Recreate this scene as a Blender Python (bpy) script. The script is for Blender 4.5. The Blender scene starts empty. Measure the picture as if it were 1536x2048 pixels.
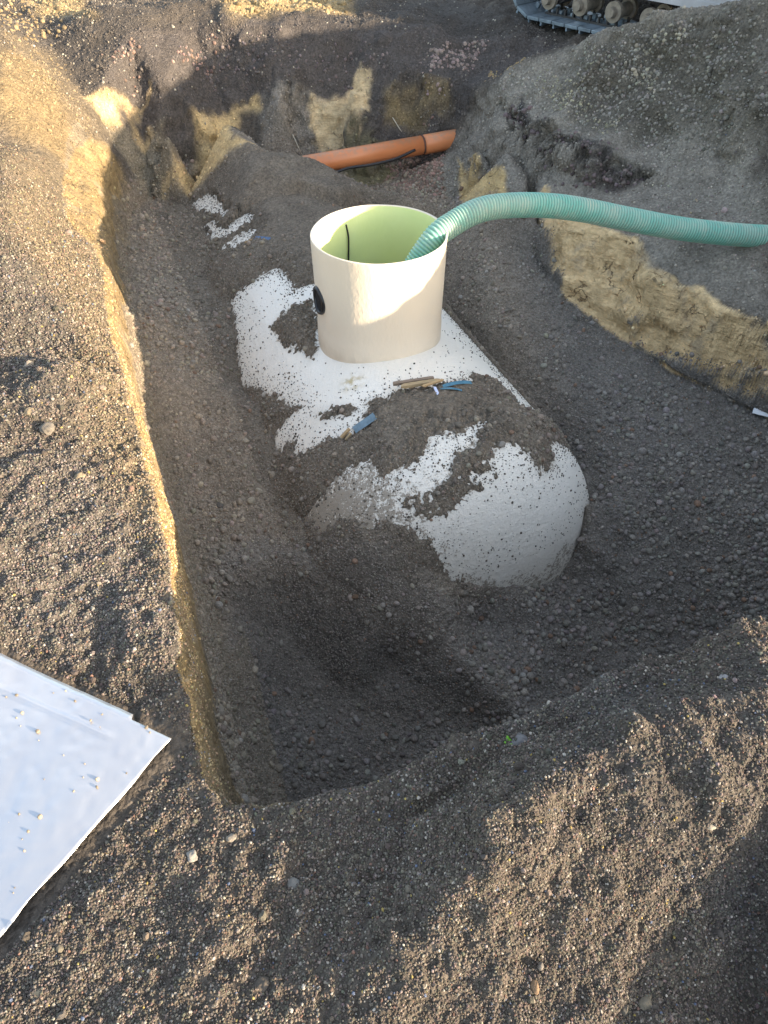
import bpy, bmesh, math, random
import numpy as np
from mathutils import Vector, Matrix, Quaternion
from mathutils.geometry import delaunay_2d_cdt

SC = bpy.context.scene
COL = SC.collection
rng = np.random.default_rng(7)
random.seed(7)

# ------------------------------------------------------------------ camera
CAM_H, FPX = 1.6, 1479.0                    # eye height, focal length in pixels of the 1536x2048 photograph
cam_d = bpy.data.cameras.new('camera')
cam_d.sensor_fit = 'VERTICAL'
cam_d.sensor_height = 36.0
cam_d.sensor_width = 27.0
cam_d.lens = 36.0 * FPX / 2048.0
cam_d.clip_start, cam_d.clip_end = 0.05, 500.0
cam = bpy.data.objects.new('camera', cam_d)
cam.location = (0, 0, CAM_H)
cam.rotation_euler = (math.radians(45), 0, 0)
COL.objects.link(cam)
SC.camera = cam

# ------------------------------------------------------------------ light and sky
SUN_AZ = math.radians(115)                  # clockwise from +Y
SUN_EL = math.radians(12.0)
SUN_DIR = Vector((math.sin(SUN_AZ) * math.cos(SUN_EL), math.cos(SUN_AZ) * math.cos(SUN_EL), math.sin(SUN_EL)))
world = bpy.data.worlds.new('World')
SC.world = world
world.use_nodes = True
wn, wl = world.node_tree.nodes, world.node_tree.links
wn.clear()
w_out = wn.new('ShaderNodeOutputWorld')
w_bg = wn.new('ShaderNodeBackground')
w_bg.inputs['Strength'].default_value = 0.15
sky = wn.new('ShaderNodeTexSky')
sky.sky_type = 'NISHITA'
sky.sun_disc = False
sky.sun_elevation = SUN_EL
sky.sun_rotation = SUN_AZ
sky.dust_density = 1.5
w_tc = wn.new('ShaderNodeTexCoord')
w_map = wn.new('ShaderNodeMapping')
w_map.inputs['Scale'].default_value = (1.0, 1.6, 2.2)
w_map.inputs['Rotation'].default_value = (0, 0, 0.5)
w_nz = wn.new('ShaderNodeTexNoise')
w_nz.inputs['Scale'].default_value = 2.6
w_nz.inputs['Detail'].default_value = 7
w_nz.inputs['Roughness'].default_value = 0.55
w_rp = wn.new('ShaderNodeValToRGB')
w_rp.color_ramp.elements[0].position = 0.47
w_rp.color_ramp.elements[1].position = 0.68
w_mix = wn.new('ShaderNodeMixRGB')
w_mix.inputs['Color2'].default_value = (3.3, 3.35, 3.45, 1)     # bright cloud
wl.new(w_tc.outputs['Generated'], w_map.inputs['Vector'])
wl.new(w_map.outputs['Vector'], w_nz.inputs['Vector'])
wl.new(w_nz.outputs['Fac'], w_rp.inputs['Fac'])
wl.new(w_rp.outputs['Color'], w_mix.inputs['Fac'])
wl.new(sky.outputs['Color'], w_mix.inputs['Color1'])
wl.new(w_mix.outputs['Color'], w_bg.inputs['Color'])
wl.new(w_bg.outputs['Background'], w_out.inputs['Surface'])

sun_d = bpy.data.lights.new('sun', 'SUN')
sun_d.energy = 4.1
sun_d.angle = math.radians(0.6)
sun_d.color = (1.0, 0.82, 0.60)
sun = bpy.data.objects.new('sun', sun_d)
sun.rotation_euler = SUN_DIR.to_track_quat('Z', 'Y').to_euler()
sun.location = SUN_DIR * 30
COL.objects.link(sun)

SC.view_settings.view_transform = 'Standard'
SC.view_settings.look = 'None'
SC.view_settings.gamma = 1.0
SC.view_settings.exposure = 1.95
SC.cycles.max_bounces = 6
SC.cycles.diffuse_bounces = 3
SC.cycles.use_denoising = True
SC.cycles.denoising_prefilter = 'ACCURATE'

# ------------------------------------------------------------------ numeric helpers
C45 = math.sqrt(0.5)
def ray(u, v):
    X, V = (u - 768.0) / FPX, (1024.0 - v) / FPX
    return np.array([X, C45 * (1 + V), -C45 * (1 - V)])
def at_z(u, v, z):
    d = ray(u, v); t = (z - CAM_H) / d[2]
    return np.array([d[0] * t, d[1] * t, z])
def at_y(u, v, y):
    d = ray(u, v); t = y / d[1]
    return np.array([d[0] * t, y, CAM_H + d[2] * t])
def at_t(u, v, t):
    return np.array([0, 0, CAM_H]) + ray(u, v) * t

def _hash(ix, iy, iz, seed):
    with np.errstate(over='ignore'):
        h = (ix.astype(np.uint32) * np.uint32(374761393) + iy.astype(np.uint32) * np.uint32(668265263)
             + iz.astype(np.uint32) * np.uint32(2147483647) + np.uint32(seed * 974711 + 17))
        h = (h ^ (h >> np.uint32(13))) * np.uint32(1274126177)
        h = (h ^ (h >> np.uint32(16))) * np.uint32(2246822519)
        return (h ^ (h >> np.uint32(15))).astype(np.float32) / np.float32(4294967295.0)
def noise3(P, scale, seed=0):
    """value noise in about -1..1 with smooth interpolation"""
    q = (P * scale).astype(np.float32) + np.float32(1000.0)
    i = np.floor(q).astype(np.int64)
    f = q - i
    f = f * f * f * (f * (f * 6 - 15) + 10)
    r = 0
    for dz in (0, 1):
        wz = f[:, 2] if dz else 1 - f[:, 2]
        for dy in (0, 1):
            wy = f[:, 1] if dy else 1 - f[:, 1]
            a = _hash(i[:, 0], i[:, 1] + dy, i[:, 2] + dz, seed)
            b = _hash(i[:, 0] + 1, i[:, 1] + dy, i[:, 2] + dz, seed)
            r = r + (a + (b - a) * f[:, 0]) * wy * wz
    return r * 2 - 1
def fbm(P, scale, octv, seed=0, gain=0.5):
    r, a, t = 0, 1.0, 0
    for k in range(octv):
        r = r + a * noise3(P, scale * (2.03 ** k), seed + k * 7)
        t += a; a *= gain
    return r / t
def sstep(a, b, x):
    t = np.clip((x - a) / (b - a), 0, 1)
    return t * t * (3 - 2 * t)
def poly_sd(px, py, poly):
    """signed distance to a polygon, negative inside"""
    poly = np.asarray(poly, float)[:, :2]
    d = np.full(px.shape, 1e9); ins = np.zeros(px.shape, bool)
    n = len(poly)
    for k in range(n):
        ax, ay = poly[k]; bx, by = poly[(k + 1) % n]
        ex, ey = bx - ax, by - ay
        t = np.clip(((px - ax) * ex + (py - ay) * ey) / (ex * ex + ey * ey + 1e-12), 0, 1)
        d = np.minimum(d, np.hypot(px - ax - t * ex, py - ay - t * ey))
        if ay != by:
            c = ((ay > py) != (by > py)) & (px < ex * (py - ay) / ey + ax)
            ins ^= c
    return np.where(ins, -d, d)

# ------------------------------------------------------------------ the tank as a surface
RIS = np.array([-0.022, 3.177])             # axis of the riser
RIS_R, RIS_TOP = 0.30, 0.166
TA = np.array([-0.375, 0.927]); TA = TA / np.linalg.norm(TA)     # along the tank, towards the far end
TN = np.array([TA[1], -TA[0]])                                    # across, to the right
TR, TZ = 0.75, -1.05
S_FRONT, S_BACK, DOME = -0.80, 2.15, 0.45
def tank_r(s):
    k = np.where(s < S_FRONT, (S_FRONT - s) / DOME, np.where(s > S_BACK, (s - S_BACK) / DOME, 0.0))
    k = np.clip(k, 0, 1)
    return TR * (1 - k ** 2.3) ** (1 / 2.3)
def tank_local(x, y):
    dx, dy = x - RIS[0], y - RIS[1]
    return dx * TA[0] + dy * TA[1], dx * TN[0] + dy * TN[1]
def tank_z(x, y):
    """top of the tank, -9 off its footprint"""
    s, n = tank_local(x, y)
    r = tank_r(s)
    h = np.sqrt(np.clip(r * r - n * n, 0, None))
    ok = (r * r - n * n > 1e-4)
    return np.where(ok, TZ + h, -9.0)
def tank_hit(u, v):
    d = ray(u, v)
    t = np.linspace(2.0, 7.0, 6000)
    x, y, z = d[0] * t, d[1] * t, CAM_H + d[2] * t
    h = z < tank_z(x, y)
    if h.any():
        k = int(np.argmax(h)); return np.array([x[k], y[k], z[k]])
    # ray passes the silhouette: the nearest approach, pushed just outside
    gap = z - np.maximum(tank_z(x, y), -3)
    k = int(np.argmin(gap)); return np.array([x[k], y[k], z[k]])

# ------------------------------------------------------------------ the lie of the land: break lines and spot heights
PTS, EDG = [], []
def add(p):
    PTS.append(np.asarray(p, float)); return len(PTS) - 1
def line(ps):
    ids = [add(p) for p in ps]
    EDG.extend(zip(ids[:-1], ids[1:])); return ids
Z = lambda L: [at_z(*q) for q in L]
Yy = lambda L: [at_y(*q) for q in L]

def floor_pts(L):
    out = []
    for u, v, z in L:
        d = ray(u, v); p = at_z(u, v, z); t = (z - CAM_H) / d[2]
        tt = np.linspace(1.5, t + 0.05, 3000)
        hit = (CAM_H + d[2] * tt) < tank_z(d[0] * tt, d[1] * tt) + 0.05
        if hit.any(): p = at_t(u, v, tt[int(np.argmax(hit))] - 0.01)
        out.append(p)
    return out
left_top = Z([(436, 1592, 0.02), (411, 1500, 0.0), (396, 1400, 0.0), (380, 1250, 0.0), (356, 1120, 0.0), (327, 970, 0.0), (294, 860, -0.02),
              (262, 760, -0.05), (230, 640, -0.08), (208, 520, -0.13), (200, 430, -0.15), (206, 350, -0.14)])
left_base = Z([(500, 1590, -0.92), (470, 1480, -0.88), (440, 1360, -0.85), (405, 1220, -0.8), (385, 1130, -0.78), (352, 1020, -0.7),
               (310, 870, -0.58), (285, 760, -0.45), (258, 640, -0.42), (246, 520, -0.46), (240, 428, -0.48)])
_lt = np.array(left_top); _o = np.argsort(_lt[:, 1])
for p in left_base:                          # the cut leans back a little: its foot stays clear of the top edge
    p[0] = max(p[0], np.interp(p[1], _lt[_o, 1], _lt[_o, 0]) + 0.02)
line(left_top); line(left_base)
crease = Z([(215, 300, -0.1), (178, 210, 0.1), (122, 120, 0.25), (60, 40, 0.38)])
line([left_top[-1]] + crease)
back_base = Z([(300, 395, -0.49), (400, 370, -0.49), (500, 350, -0.48), (600, 352, -0.5), (680, 352, -0.5), (780, 362, -0.5)])
back_top = Z([(262, 70, 0.36), (380, 46, 0.36), (500, 50, 0.35), (700, 46, 0.33), (880, 58, 0.30), (1040, 78, 0.24)])
line([left_base[-1]] + back_base)
line([crease[2]] + back_top)
for q in [(330, 240, 0.0), (330, 160, 0.15), (450, 240, -0.05), (560, 200, 0.0), (560, 130, 0.15), (700, 160, 0.1), (700, 250, -0.2),
          (820, 230, -0.15), (820, 140, 0.12), (930, 160, 0.08)]:
    add(at_z(*q))
for q in [(200, 20, 0.46), (400, 4, 0.43), (600, 4, 0.40), (800, 6, 0.35), (960, 34, 0.27)]:
    add(at_z(*q))
# left bank
for q in [(0, 300, 0.28), (0, 450, 0.2), (0, 150, 0.4), (0, 30, 0.5), (90, 300, 0.12), (100, 200, 0.22), (120, 420, 0.04), (0, 560, 0.16), (120, 560, 0.04),
          (110, 735, 0.13), (60, 760, 0.15), (40, 690, 0.02), (120, 650, 0.03), (0, 820, 0.1), (140, 850, 0.06), (200, 900, 0.02), (60, 960, 0.08),
          (0, 1100, 0.08), (150, 1100, 0.04), (240, 1150, 0.02), (60, 1230, 0.05), (270, 1280, 0.05), (330, 1310, 0.05), (180, 1330, 0.01), (320, 1400, 0.02)]:
    add(at_z(*q))
# sheet lies on a trodden flat
for q in [(343, 1490, 0.01), (200, 1440, 0.01), (0, 1350, 0.01), (0, 1600, 0.01), (150, 1600, 0.01), (0, 1880, 0.01)]:
    add(at_z(*q))
# near lip of the pit, and its hidden foot
lip = Z([(505, 1600, 0.02), (600, 1588, 0.03), (720, 1553, 0.05), (850, 1503, 0.07), (1000, 1436, 0.08), (1100, 1393, 0.09),
         (1250, 1338, 0.10), (1400, 1298, 0.12), (1536, 1266, 0.13)])
lip = [left_top[0]] + lip + [np.array([1.55, 1.42, 0.16])]
line(lip)
foot = [np.array([p[0] + 0.03 + max(0, 0.12 - 0.1 * i), p[1] + 0.16, -1.24]) for i, p in enumerate(lip)]
foot[0] = np.array([-0.36, 0.95, -0.98]); foot[1][2] = -1.06
line(foot)
# floor
ridge = floor_pts([(432, 1165, -0.80), (540, 1122, -0.77), (640, 1145, -0.79), (760, 1230, -0.87), (900, 1295, -0.96), (1000, 1395, -1.06), (1050, 1440, -1.12)])
line(ridge)
for q in floor_pts([(350, 520, -0.53), (330, 700, -0.53), (430, 650, -0.55), (420, 780, -0.6), (400, 900, -0.66), (490, 900, -0.66), (450, 1020, -0.74), (540, 1010, -0.74),
          
          (500, 1240, -0.93), (600, 1290, -1.05), (560, 1400, -1.12), (480, 1420, -0.97), (700, 1400, -1.19), (780, 1330, -1.12), (850, 1390, -1.14), (700, 1500, -1.2), (850, 1470, -1.22), (560, 1550, -1.1), (950, 1440, -1.2),
          (950, 1240, -1.03), (1100, 1260, -1.1), (1150, 1350, -1.24), (1250, 1150, -1.0), (1400, 1200, -1.1), (1536, 1180, -1.05), (1250, 1290, -1.2), (1400, 1270, -1.2),
          (1300, 900, -0.74), (1230, 830, -0.7), (1400, 950, -0.8), (1500, 900, -0.78), (1250, 1000, -0.84), (1400, 1080, -0.95), (1536, 1050, -0.9),
          (1000, 640, -0.55), (1080, 720, -0.62), (980, 560, -0.5), (960, 480, -0.48), (1150, 700, -0.62),
          (300, 470, -0.5), (410, 560, -0.55), (300, 700, -0.51)]):
    add(q)
# where the gravel meets the shell (points on the shell itself), and the ground hidden under it
for q in [(620, 1042), (680, 1066), (740, 1082), (820, 1108), (900, 1148), (960, 1162), (1020, 1170), (1070, 1171), (1115, 1158), (1150, 1095), (1166, 1000),
          (464, 600), (474, 690), (482, 775), (370, 415), (405, 455), (436, 504), (428, 556), (540, 830), (552, 893), (600, 915), (605, 970)]:
    p = tank_hit(*q); print('shell', q, np.round(p, 2)); add(p)
for s_ in np.arange(-0.9, 1.2, 0.4):
    for n_ in (-0.25, 0.1, 0.4):
        q = RIS + TA * s_ + TN * n_; add(np.array([q[0], q[1], -1.15]))
# heap over the far end of the tank
for q in [(560, 300, 5.0), (520, 305, 5.0), (600, 308, 5.0), (450, 352, 5.0), (650, 335, 4.95), (720, 372, 4.9), (500, 345, 4.75), (600, 360, 4.7), (680, 385, 4.65)]:
    add(at_y(*q))
for q in [(760, 392, -0.42), (850, 385, -0.48), (830, 345, -0.5), (900, 420, -0.5), (330, 430, -0.5)]:
    add(at_z(*q))
# right bank: foot, top of the cut clay, slope, crest
right_base = Z([(880, 346, -0.5), (928, 392, -0.48), (1040, 432, -0.48), (1090, 520, -0.5), (1130, 590, -0.55), (1230, 660, -0.6), (1330, 730, -0.65), (1450, 790, -0.7), (1536, 832, -0.72)])
right_base += [np.array([2.12, 2.75, -0.78]), np.array([2.15, 2.35, -0.9]), np.array([2.0, 2.0, -1.1])]
right_top = Z([(905, 300, -0.26), (925, 312, -0.3), (1000, 345, -0.28), (1060, 400, -0.25), (1120, 430, -0.2), (1180, 450, -0.2), (1270, 480, -0.2), (1320, 560, -0.25), (1380, 575, -0.25), (1450, 630, -0.3), (1536, 655, -0.3)])
line([back_base[-1]] + right_base)
line(right_top)
for q in [(1536, 560, -0.15), (1440, 480, -0.12), (1350, 450, -0.1), (1536, 430, 0.0), (1440, 400, -0.04), (1250, 420, -0.12), (1536, 300, 0.2), (1450, 310, 0.1),
          (1400, 250, 0.2), (1320, 300, 0.06), (1250, 200, 0.22), (1400, 100, 0.5), (1250, 120, 0.4), (1150, 180, 0.22), (1090, 190, 0.16), (1000, 250, -0.02),
          (960, 290, -0.14), (1000, 300, -0.16), (1500, 180, 0.42), (1330, 60, 0.56)]:
    add(at_z(*q))
crack_hi = Z([(1008, 205, 0.06), (1060, 252, 0.04), (1120, 275, 0.045), (1190, 305, 0.03), (1250, 335, 0.0), (1318, 352, -0.02)])
_r = random.Random(3); _c = []
for p, q in zip(crack_hi[:-1], crack_hi[1:]):
    for k in range(4):
        t_ = k / 4; w = p * (1 - t_) + q * t_
        if len(_c): w = w + np.array([_r.uniform(-0.012, 0.012), _r.uniform(-0.03, 0.03), _r.uniform(-0.01, 0.02)])
        _c.append(w)
crack_hi = _c + [crack_hi[-1]]
crack_lo = [p + np.array([-0.004, -0.012, -0.03 - 0.11 * math.sin(math.pi * (k + 1) / (len(crack_hi) - 1)) ** 0.6]) + np.array([0, -0.02 * _r.random(), 0]) for k, p in enumerate(crack_hi[1:-1])]
line(crack_hi); line([crack_hi[0]] + crack_lo + [crack_hi[-1]])
crest = Yy([(900, 300, 5.55), (950, 218, 5.55), (1000, 160, 5.5), (1070, 120, 5.4), (1150, 88, 5.3), (1250, 34, 5.1), (1400, 11, 4.9), (1536, 0, 4.7)])
line(crest)
for p in [(0.75, 6.0, 0.1), (1.2, 5.95, 0.22), (1.7, 5.8, 0.26), (2.4, 5.6, 0.3), (3.2, 5.4, 0.35), (0.55, 6.3, 0.2)]:
    add(p)
# unseen spoil bank continued to the right, shaped to shade pit, mound and riser
for p in [(2.6, 4.5, 0.98), (3.0, 4.1, 1.2), (2.5, 3.7, 0.62), (2.9, 3.3, 1.08), (2.27, 1.83, 0.46), (2.53, 2.05, 0.68), (2.8, 2.25, 0.88), (3.05, 2.7, 1.05), (2.0, 1.6, 0.28), (2.6, 3.0, 0.6),
          (3.4, 3.6, 1.25), (3.4, 2.6, 0.85), (3.2, 2.0, 0.55), (4.0, 4.6, 1.2), (4.2, 3.0, 0.7), (2.5, 1.5, 0.3), (2.25, 3.0, -0.2)]:
    add(p)
# foreground: crest of the thrown-up soil, sun side, hollows
fore = Z([(1536, 1375, 0.24), (1350, 1418, 0.25), (1230, 1470, 0.25), (1110, 1540, 0.235), (1010, 1640, 0.205), (950, 1760, 0.16), (885, 1870, 0.10), (800, 1960, 0.055)])
line(fore)
for q in [(1380, 1560, 0.2), (1240, 1640, 0.165), (1150, 1760, 0.11), (1050, 1900, 0.05), (900, 1990, 0.03), (760, 2040, 0.02), (640, 1960, 0.03), (640, 1780, -0.01),
          (800, 1780, -0.01), (790, 1660, 0.0), (900, 1590, 0.03), (1000, 1510, 0.065), (1150, 1440, 0.10), (1300, 1385, 0.12),
          (540, 1700, 0.01), (420, 1700, 0.015), (450, 1900, 0.035), (300, 1850, 0.02), (360, 2040, 0.02), (180, 1960, 0.02), (1536, 1560, 0.2), (1480, 1680, 0.14), (1380, 1780, 0.07), (1300, 1900, 0.01), (1400, 2000, -0.05),
          (1536, 1850, -0.01), (1250, 2040, -0.03), (1536, 2040, -0.08)]:
    add(at_z(*q))
for p in [(-0.6, 0.0, 0.0), (0.2, 0.0, 0.0), (0.75, 0.12, -0.02), (0.85, 0.35, 0.12), (1.05, 0.0, 0.11), (1.3, 0.6, 0.20), (1.8, 0.8, 0.3), (1.5, -0.3, 0.25), (-1.5, 0.3, 0.0), (-1.6, 1.5, 0.1), (-2.2, 2.5, 0.2), (-2.6, 4.0, 0.4)]:
    add(p)
for p in [(-4, -1.5, 0), (5, -1.5, 0.2), (5, 1, 0.3), (5, 4, 0.8), (5, 9, 0.3), (-4, 9, 0.5), (-4, 4, 0.5), (-4, 1, 0.1), (0, 9, 0.3), (2.5, 9, 0.3), (-2, 9, 0.45), (0.5, -1.5, 0), (1.5, 7, 0.26), (-1, 7.2, 0.34)]:
    add(p)

X0, X1, Y0, Y1, CELL = -4.0, 5.0, -1.5, 9.0, 0.01
def build_base():
    vs = [Vector((p[0], p[1])) for p in PTS]
    ov, oe, of, origv, _, _ = delaunay_2d_cdt(vs, EDG, [], 0, 1e-4)
    P = np.array([(v[0], v[1]) for v in ov])
    src = np.array(PTS)
    zz = np.zeros(len(ov))
    for i, o in enumerate(origv):
        if o: zz[i] = np.mean([PTS[k][2] for k in o])
        else:
            d = np.hypot(src[:, 0] - P[i, 0], src[:, 1] - P[i, 1]); k = np.argsort(d)[:3]
            zz[i] = np.average(src[k, 2], weights=1 / (d[k] + 1e-3))
    nx, ny = int((X1 - X0) / CELL) + 1, int((Y1 - Y0) / CELL) + 1
    G = np.zeros((ny, nx))
    for f in of:
        a, b, c = f[0], f[1], f[2]
        (ax, ay), (bx, by), (cx, cy) = P[a], P[b], P[c]
        det = (by - cy) * (ax - cx) + (cx - bx) * (ay - cy)
        if abs(det) < 1e-12: continue
        i0, i1 = int((min(ax, bx, cx) - X0) / CELL), int((max(ax, bx, cx) - X0) / CELL) + 2
        j0, j1 = int((min(ay, by, cy) - Y0) / CELL), int((max(ay, by, cy) - Y0) / CELL) + 2
        i0, j0 = max(i0, 0), max(j0, 0)
        gx = X0 + CELL * np.arange(i0, min(i1, nx))[None, :]; gy = Y0 + CELL * np.arange(j0, min(j1, ny))[:, None]
        l1 = ((by - cy) * (gx - cx) + (cx - bx) * (gy - cy)) / det
        l2 = ((cy - ay) * (gx - cx) + (ax - cx) * (gy - cy)) / det
        l3 = 1 - l1 - l2
        m = (l1 > -1e-6) & (l2 > -1e-6) & (l3 > -1e-6)
        zf = l1 * zz[a] + l2 * zz[b] + l3 * zz[c]
        sub = G[j0:min(j1, ny), i0:min(i1, nx)]
        sub[m] = zf[m]
    return G
def blur(G, s):
    r = int(3 * s) + 1
    k = np.exp(-0.5 * (np.arange(-r, r + 1) / s) ** 2); k /= k.sum()
    P = np.pad(G, r, mode='edge')
    P = sum(k[i] * P[:, i:i + G.shape[1]] for i in range(2 * r + 1))
    return sum(k[i] * P[i:i + G.shape[0], :] for i in range(2 * r + 1))
TIN = build_base()
B_s, B_l = blur(TIN, 1.6), blur(TIN, 5.0)
steep = np.hypot(*np.gradient(blur(TIN, 3.0), CELL))
wmix = sstep(0.9, 1.8, steep)
for ax in (0, 1):                            # widen the zone that keeps its crisp edges
    w0 = wmix.copy()
    for k in range(-16, 17, 2): wmix = np.maximum(wmix, np.roll(w0, k, axis=ax))
wmix = blur(wmix, 3.0)
TIN = B_s * wmix + B_l * (1 - wmix)          # smooth slopes, crisp cut walls
def samp(G, x, y):
    fx = np.clip((x - X0) / CELL, 0, G.shape[1] - 1.001); fy = np.clip((y - Y0) / CELL, 0, G.shape[0] - 1.001)
    i, j = fx.astype(int), fy.astype(int); fx, fy = fx - i, fy - j
    return (G[j, i] * (1 - fx) + G[j, i + 1] * fx) * (1 - fy) + (G[j + 1, i] * (1 - fx) + G[j + 1, i + 1] * fx) * fy
def ground_hit(u, v, with_tank=True, ymin=0.0):
    d = ray(u, v); t = np.linspace(max(0.8, ymin / d[1]), 9.0, 9000)
    x, y, z = d[0] * t, d[1] * t, CAM_H + d[2] * t
    h = samp(TIN, x, y)
    if with_tank: h = np.maximum(h, tank_z(x, y))
    m = z < h
    k = int(np.argmax(m)) if m.any() else len(t) - 1
    return np.array([x[k], y[k], z[k]])
def gpoly(L, ymin=0.0): return np.array([ground_hit(*q, ymin=ymin) for q in L])
def tpoly(L): return np.array([tank_hit(*q) for q in L])

# bare patches of the tank, and soil lying on them (traced on the tank's own surface)
BARE = [tpoly(L) for L in [
    [(466, 600), (498, 568), (550, 541), (572, 548), (590, 578), (640, 560), (900, 590), (1100, 850), (1060, 824), (1000, 798), (960, 778), (930, 758), (880, 772), (800, 780), (775, 797), (735, 802), (725, 845),
     (690, 868), (640, 890), (598, 908), (590, 880), (577, 872), (566, 900), (550, 890), (556, 862), (602, 818), (570, 800), (540, 785), (484, 770), (478, 700)],
    [(618, 1030), (650, 985), (700, 935), (735, 925), (760, 962), (800, 945), (860, 900), (870, 870), (915, 872), (960, 842), (970, 850), (925, 905), (900, 930), (905, 955), (985, 945), (985, 912), (1010, 885), (1050, 902), (1080, 948),
     (1110, 930), (1105, 890), (1140, 900), (1190, 930), (1200, 1000), (1180, 1110), (1130, 1190), (1070, 1200), (1000, 1190), (900, 1160), (850, 1080), (800, 1040), (740, 1040), (640, 1060)],
    [(376, 412), (415, 388), (442, 400), (462, 430), (448, 440), (420, 430), (395, 424)],
    [(412, 450), (425, 445), (450, 456), (475, 432), (507, 424), (500, 446), (460, 470), (425, 482)],
    [(443, 500), (470, 478), (512, 460), (505, 477), (470, 497)]]]
SOILED = [tpoly(L) for L in [
    [(540, 655), (575, 620), (628, 600), (640, 690), (624, 718), (604, 705), (560, 688)],
    [(625, 828), (700, 812), (718, 825), (650, 842)],
    [(940, 745), (1000, 768), (1042, 818), (1000, 806), (950, 776)],
    [(800, 1010), (900, 960), (960, 975), (900, 1010), (830, 1040)]]]
SHEET_A = at_z(343, 1477, 0.03); SHEET_E1 = at_z(0, 1318, 0.03) - SHEET_A; SHEET_E1 /= np.linalg.norm(SHEET_E1)
SHEET_E2 = at_z(0, 1872, 0.03) - SHEET_A; SHEET_E2 /= np.linalg.norm(SHEET_E2)
SHEET_XY = np.array([SHEET_A, SHEET_A + SHEET_E1 * 1.0, SHEET_A + SHEET_E1 * 1.0 + SHEET_E2 * 0.9, SHEET_A + SHEET_E2 * 0.9])

# ------------------------------------------------------------------ custom properties
def tag(o, label=None, cat=None, group=None, kind=None):
    if label: o['label'] = label
    if cat: o['category'] = cat
    if group: o['group'] = group
    if kind: o['kind'] = kind
    return o
def empty(name, loc=(0, 0, 0), rot=(0, 0, 0)):
    o = bpy.data.objects.new(name, None); o.empty_display_size = 0.1
    o.location = loc; o.rotation_euler = rot; COL.objects.link(o); return o
def mesh_obj(name, verts, faces, mats, parent=None, smooth=True, mi=None, loc=None):
    me = bpy.data.meshes.new(name)
    me.from_pydata([tuple(map(float, v)) for v in verts], [], [tuple(f) for f in faces])
    for m in (mats if isinstance(mats, (list, tuple)) else [mats]): me.materials.append(m)
    if mi is not None: me.polygons.foreach_set('material_index', mi)
    if smooth: me.polygons.foreach_set('use_smooth', [True] * len(me.polygons))
    me.update()
    o = bpy.data.objects.new(name, me); COL.objects.link(o)
    if parent: o.parent = parent
    if loc is not None: o.location = loc
    return o
def bm_obj(name, bm, mats, parent=None, smooth=False):
    me = bpy.data.meshes.new(name); bm.to_mesh(me); bm.free()
    for m in (mats if isinstance(mats, (list, tuple)) else [mats]): me.materials.append(m)
    if smooth:
        me.polygons.foreach_set('use_smooth', [True] * len(me.polygons))
    o = bpy.data.objects.new(name, me); COL.objects.link(o)
    if parent: o.parent = parent
    return o

# ------------------------------------------------------------------ materials
class NT:
    def __init__(s, name):
        s.m = bpy.data.materials.new(name); s.m.use_nodes = True
        s.n, s.l = s.m.node_tree.nodes, s.m.node_tree.links
        s.b = s.n['Principled BSDF']
    def new(s, t, **kw):
        o = s.n.new('ShaderNode' + t)
        for k, v in kw.items():
            if k.startswith('_'): setattr(o, k[1:], v)
            else: o.inputs[k.replace('__', ' ')].default_value = v
        return o
    def link(s, a, b): s.l.new(a, b)
    def set(s, **kw):
        for k, v in kw.items(): s.b.inputs[k.replace('__', ' ')].default_value = v
    def coord(s, scale=(1, 1, 1), rot=(0, 0, 0), kind='Object'):
        tc = s.new('TexCoord'); mp = s.new('Mapping'); mp.inputs['Scale'].default_value = scale; mp.inputs['Rotation'].default_value = rot
        s.link(tc.outputs[kind], mp.inputs['Vector']); return mp.outputs['Vector']
    def noise(s, vec, scale, detail=4, rough=0.55):
        o = s.new('TexNoise', Scale=scale, Detail=detail, Roughness=rough); s.link(vec, o.inputs['Vector']); return o.outputs['Fac']
    def ramp(s, fac, stops):
        o = s.new('ValToRGB'); cr = o.color_ramp
        while len(cr.elements) < len(stops): cr.elements.new(0.5)
        for e, (p, c) in zip(cr.elements, stops):
            e.position = p; e.color = (c[0], c[1], c[2], 1) if isinstance(c, (tuple, list)) else (c, c, c, 1)
        s.link(fac, o.inputs['Fac']); return o.outputs['Color']
    def mix(s, fac, a, b, mode='MIX'):
        o = s.new('MixRGB', _blend_type=mode)
        for v, k in ((fac, 'Fac'), (a, 'Color1'), (b, 'Color2')):
            if isinstance(v, (int, float)): o.inputs[k].default_value = v if k == 'Fac' else (v, v, v, 1)
            elif isinstance(v, (tuple, list)): o.inputs[k].default_value = (*v[:3], 1)
            else: s.link(v, o.inputs[k])
        return o.outputs['Color']
    def math(s, op, a, b=0.0):
        o = s.new('Math', _operation=op)
        for i, v in enumerate((a, b)):
            if isinstance(v, (int, float)): o.inputs[i].default_value = v
            else: s.link(v, o.inputs[i])
        return o.outputs[0]
    def bump(s, h, strength, dist, prev=None):
        o = s.new('Bump', Strength=strength, Distance=dist); s.link(h, o.inputs['Height'])
        if prev is not None: s.link(prev, o.inputs['Normal'])
        return o.outputs['Normal']

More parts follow.
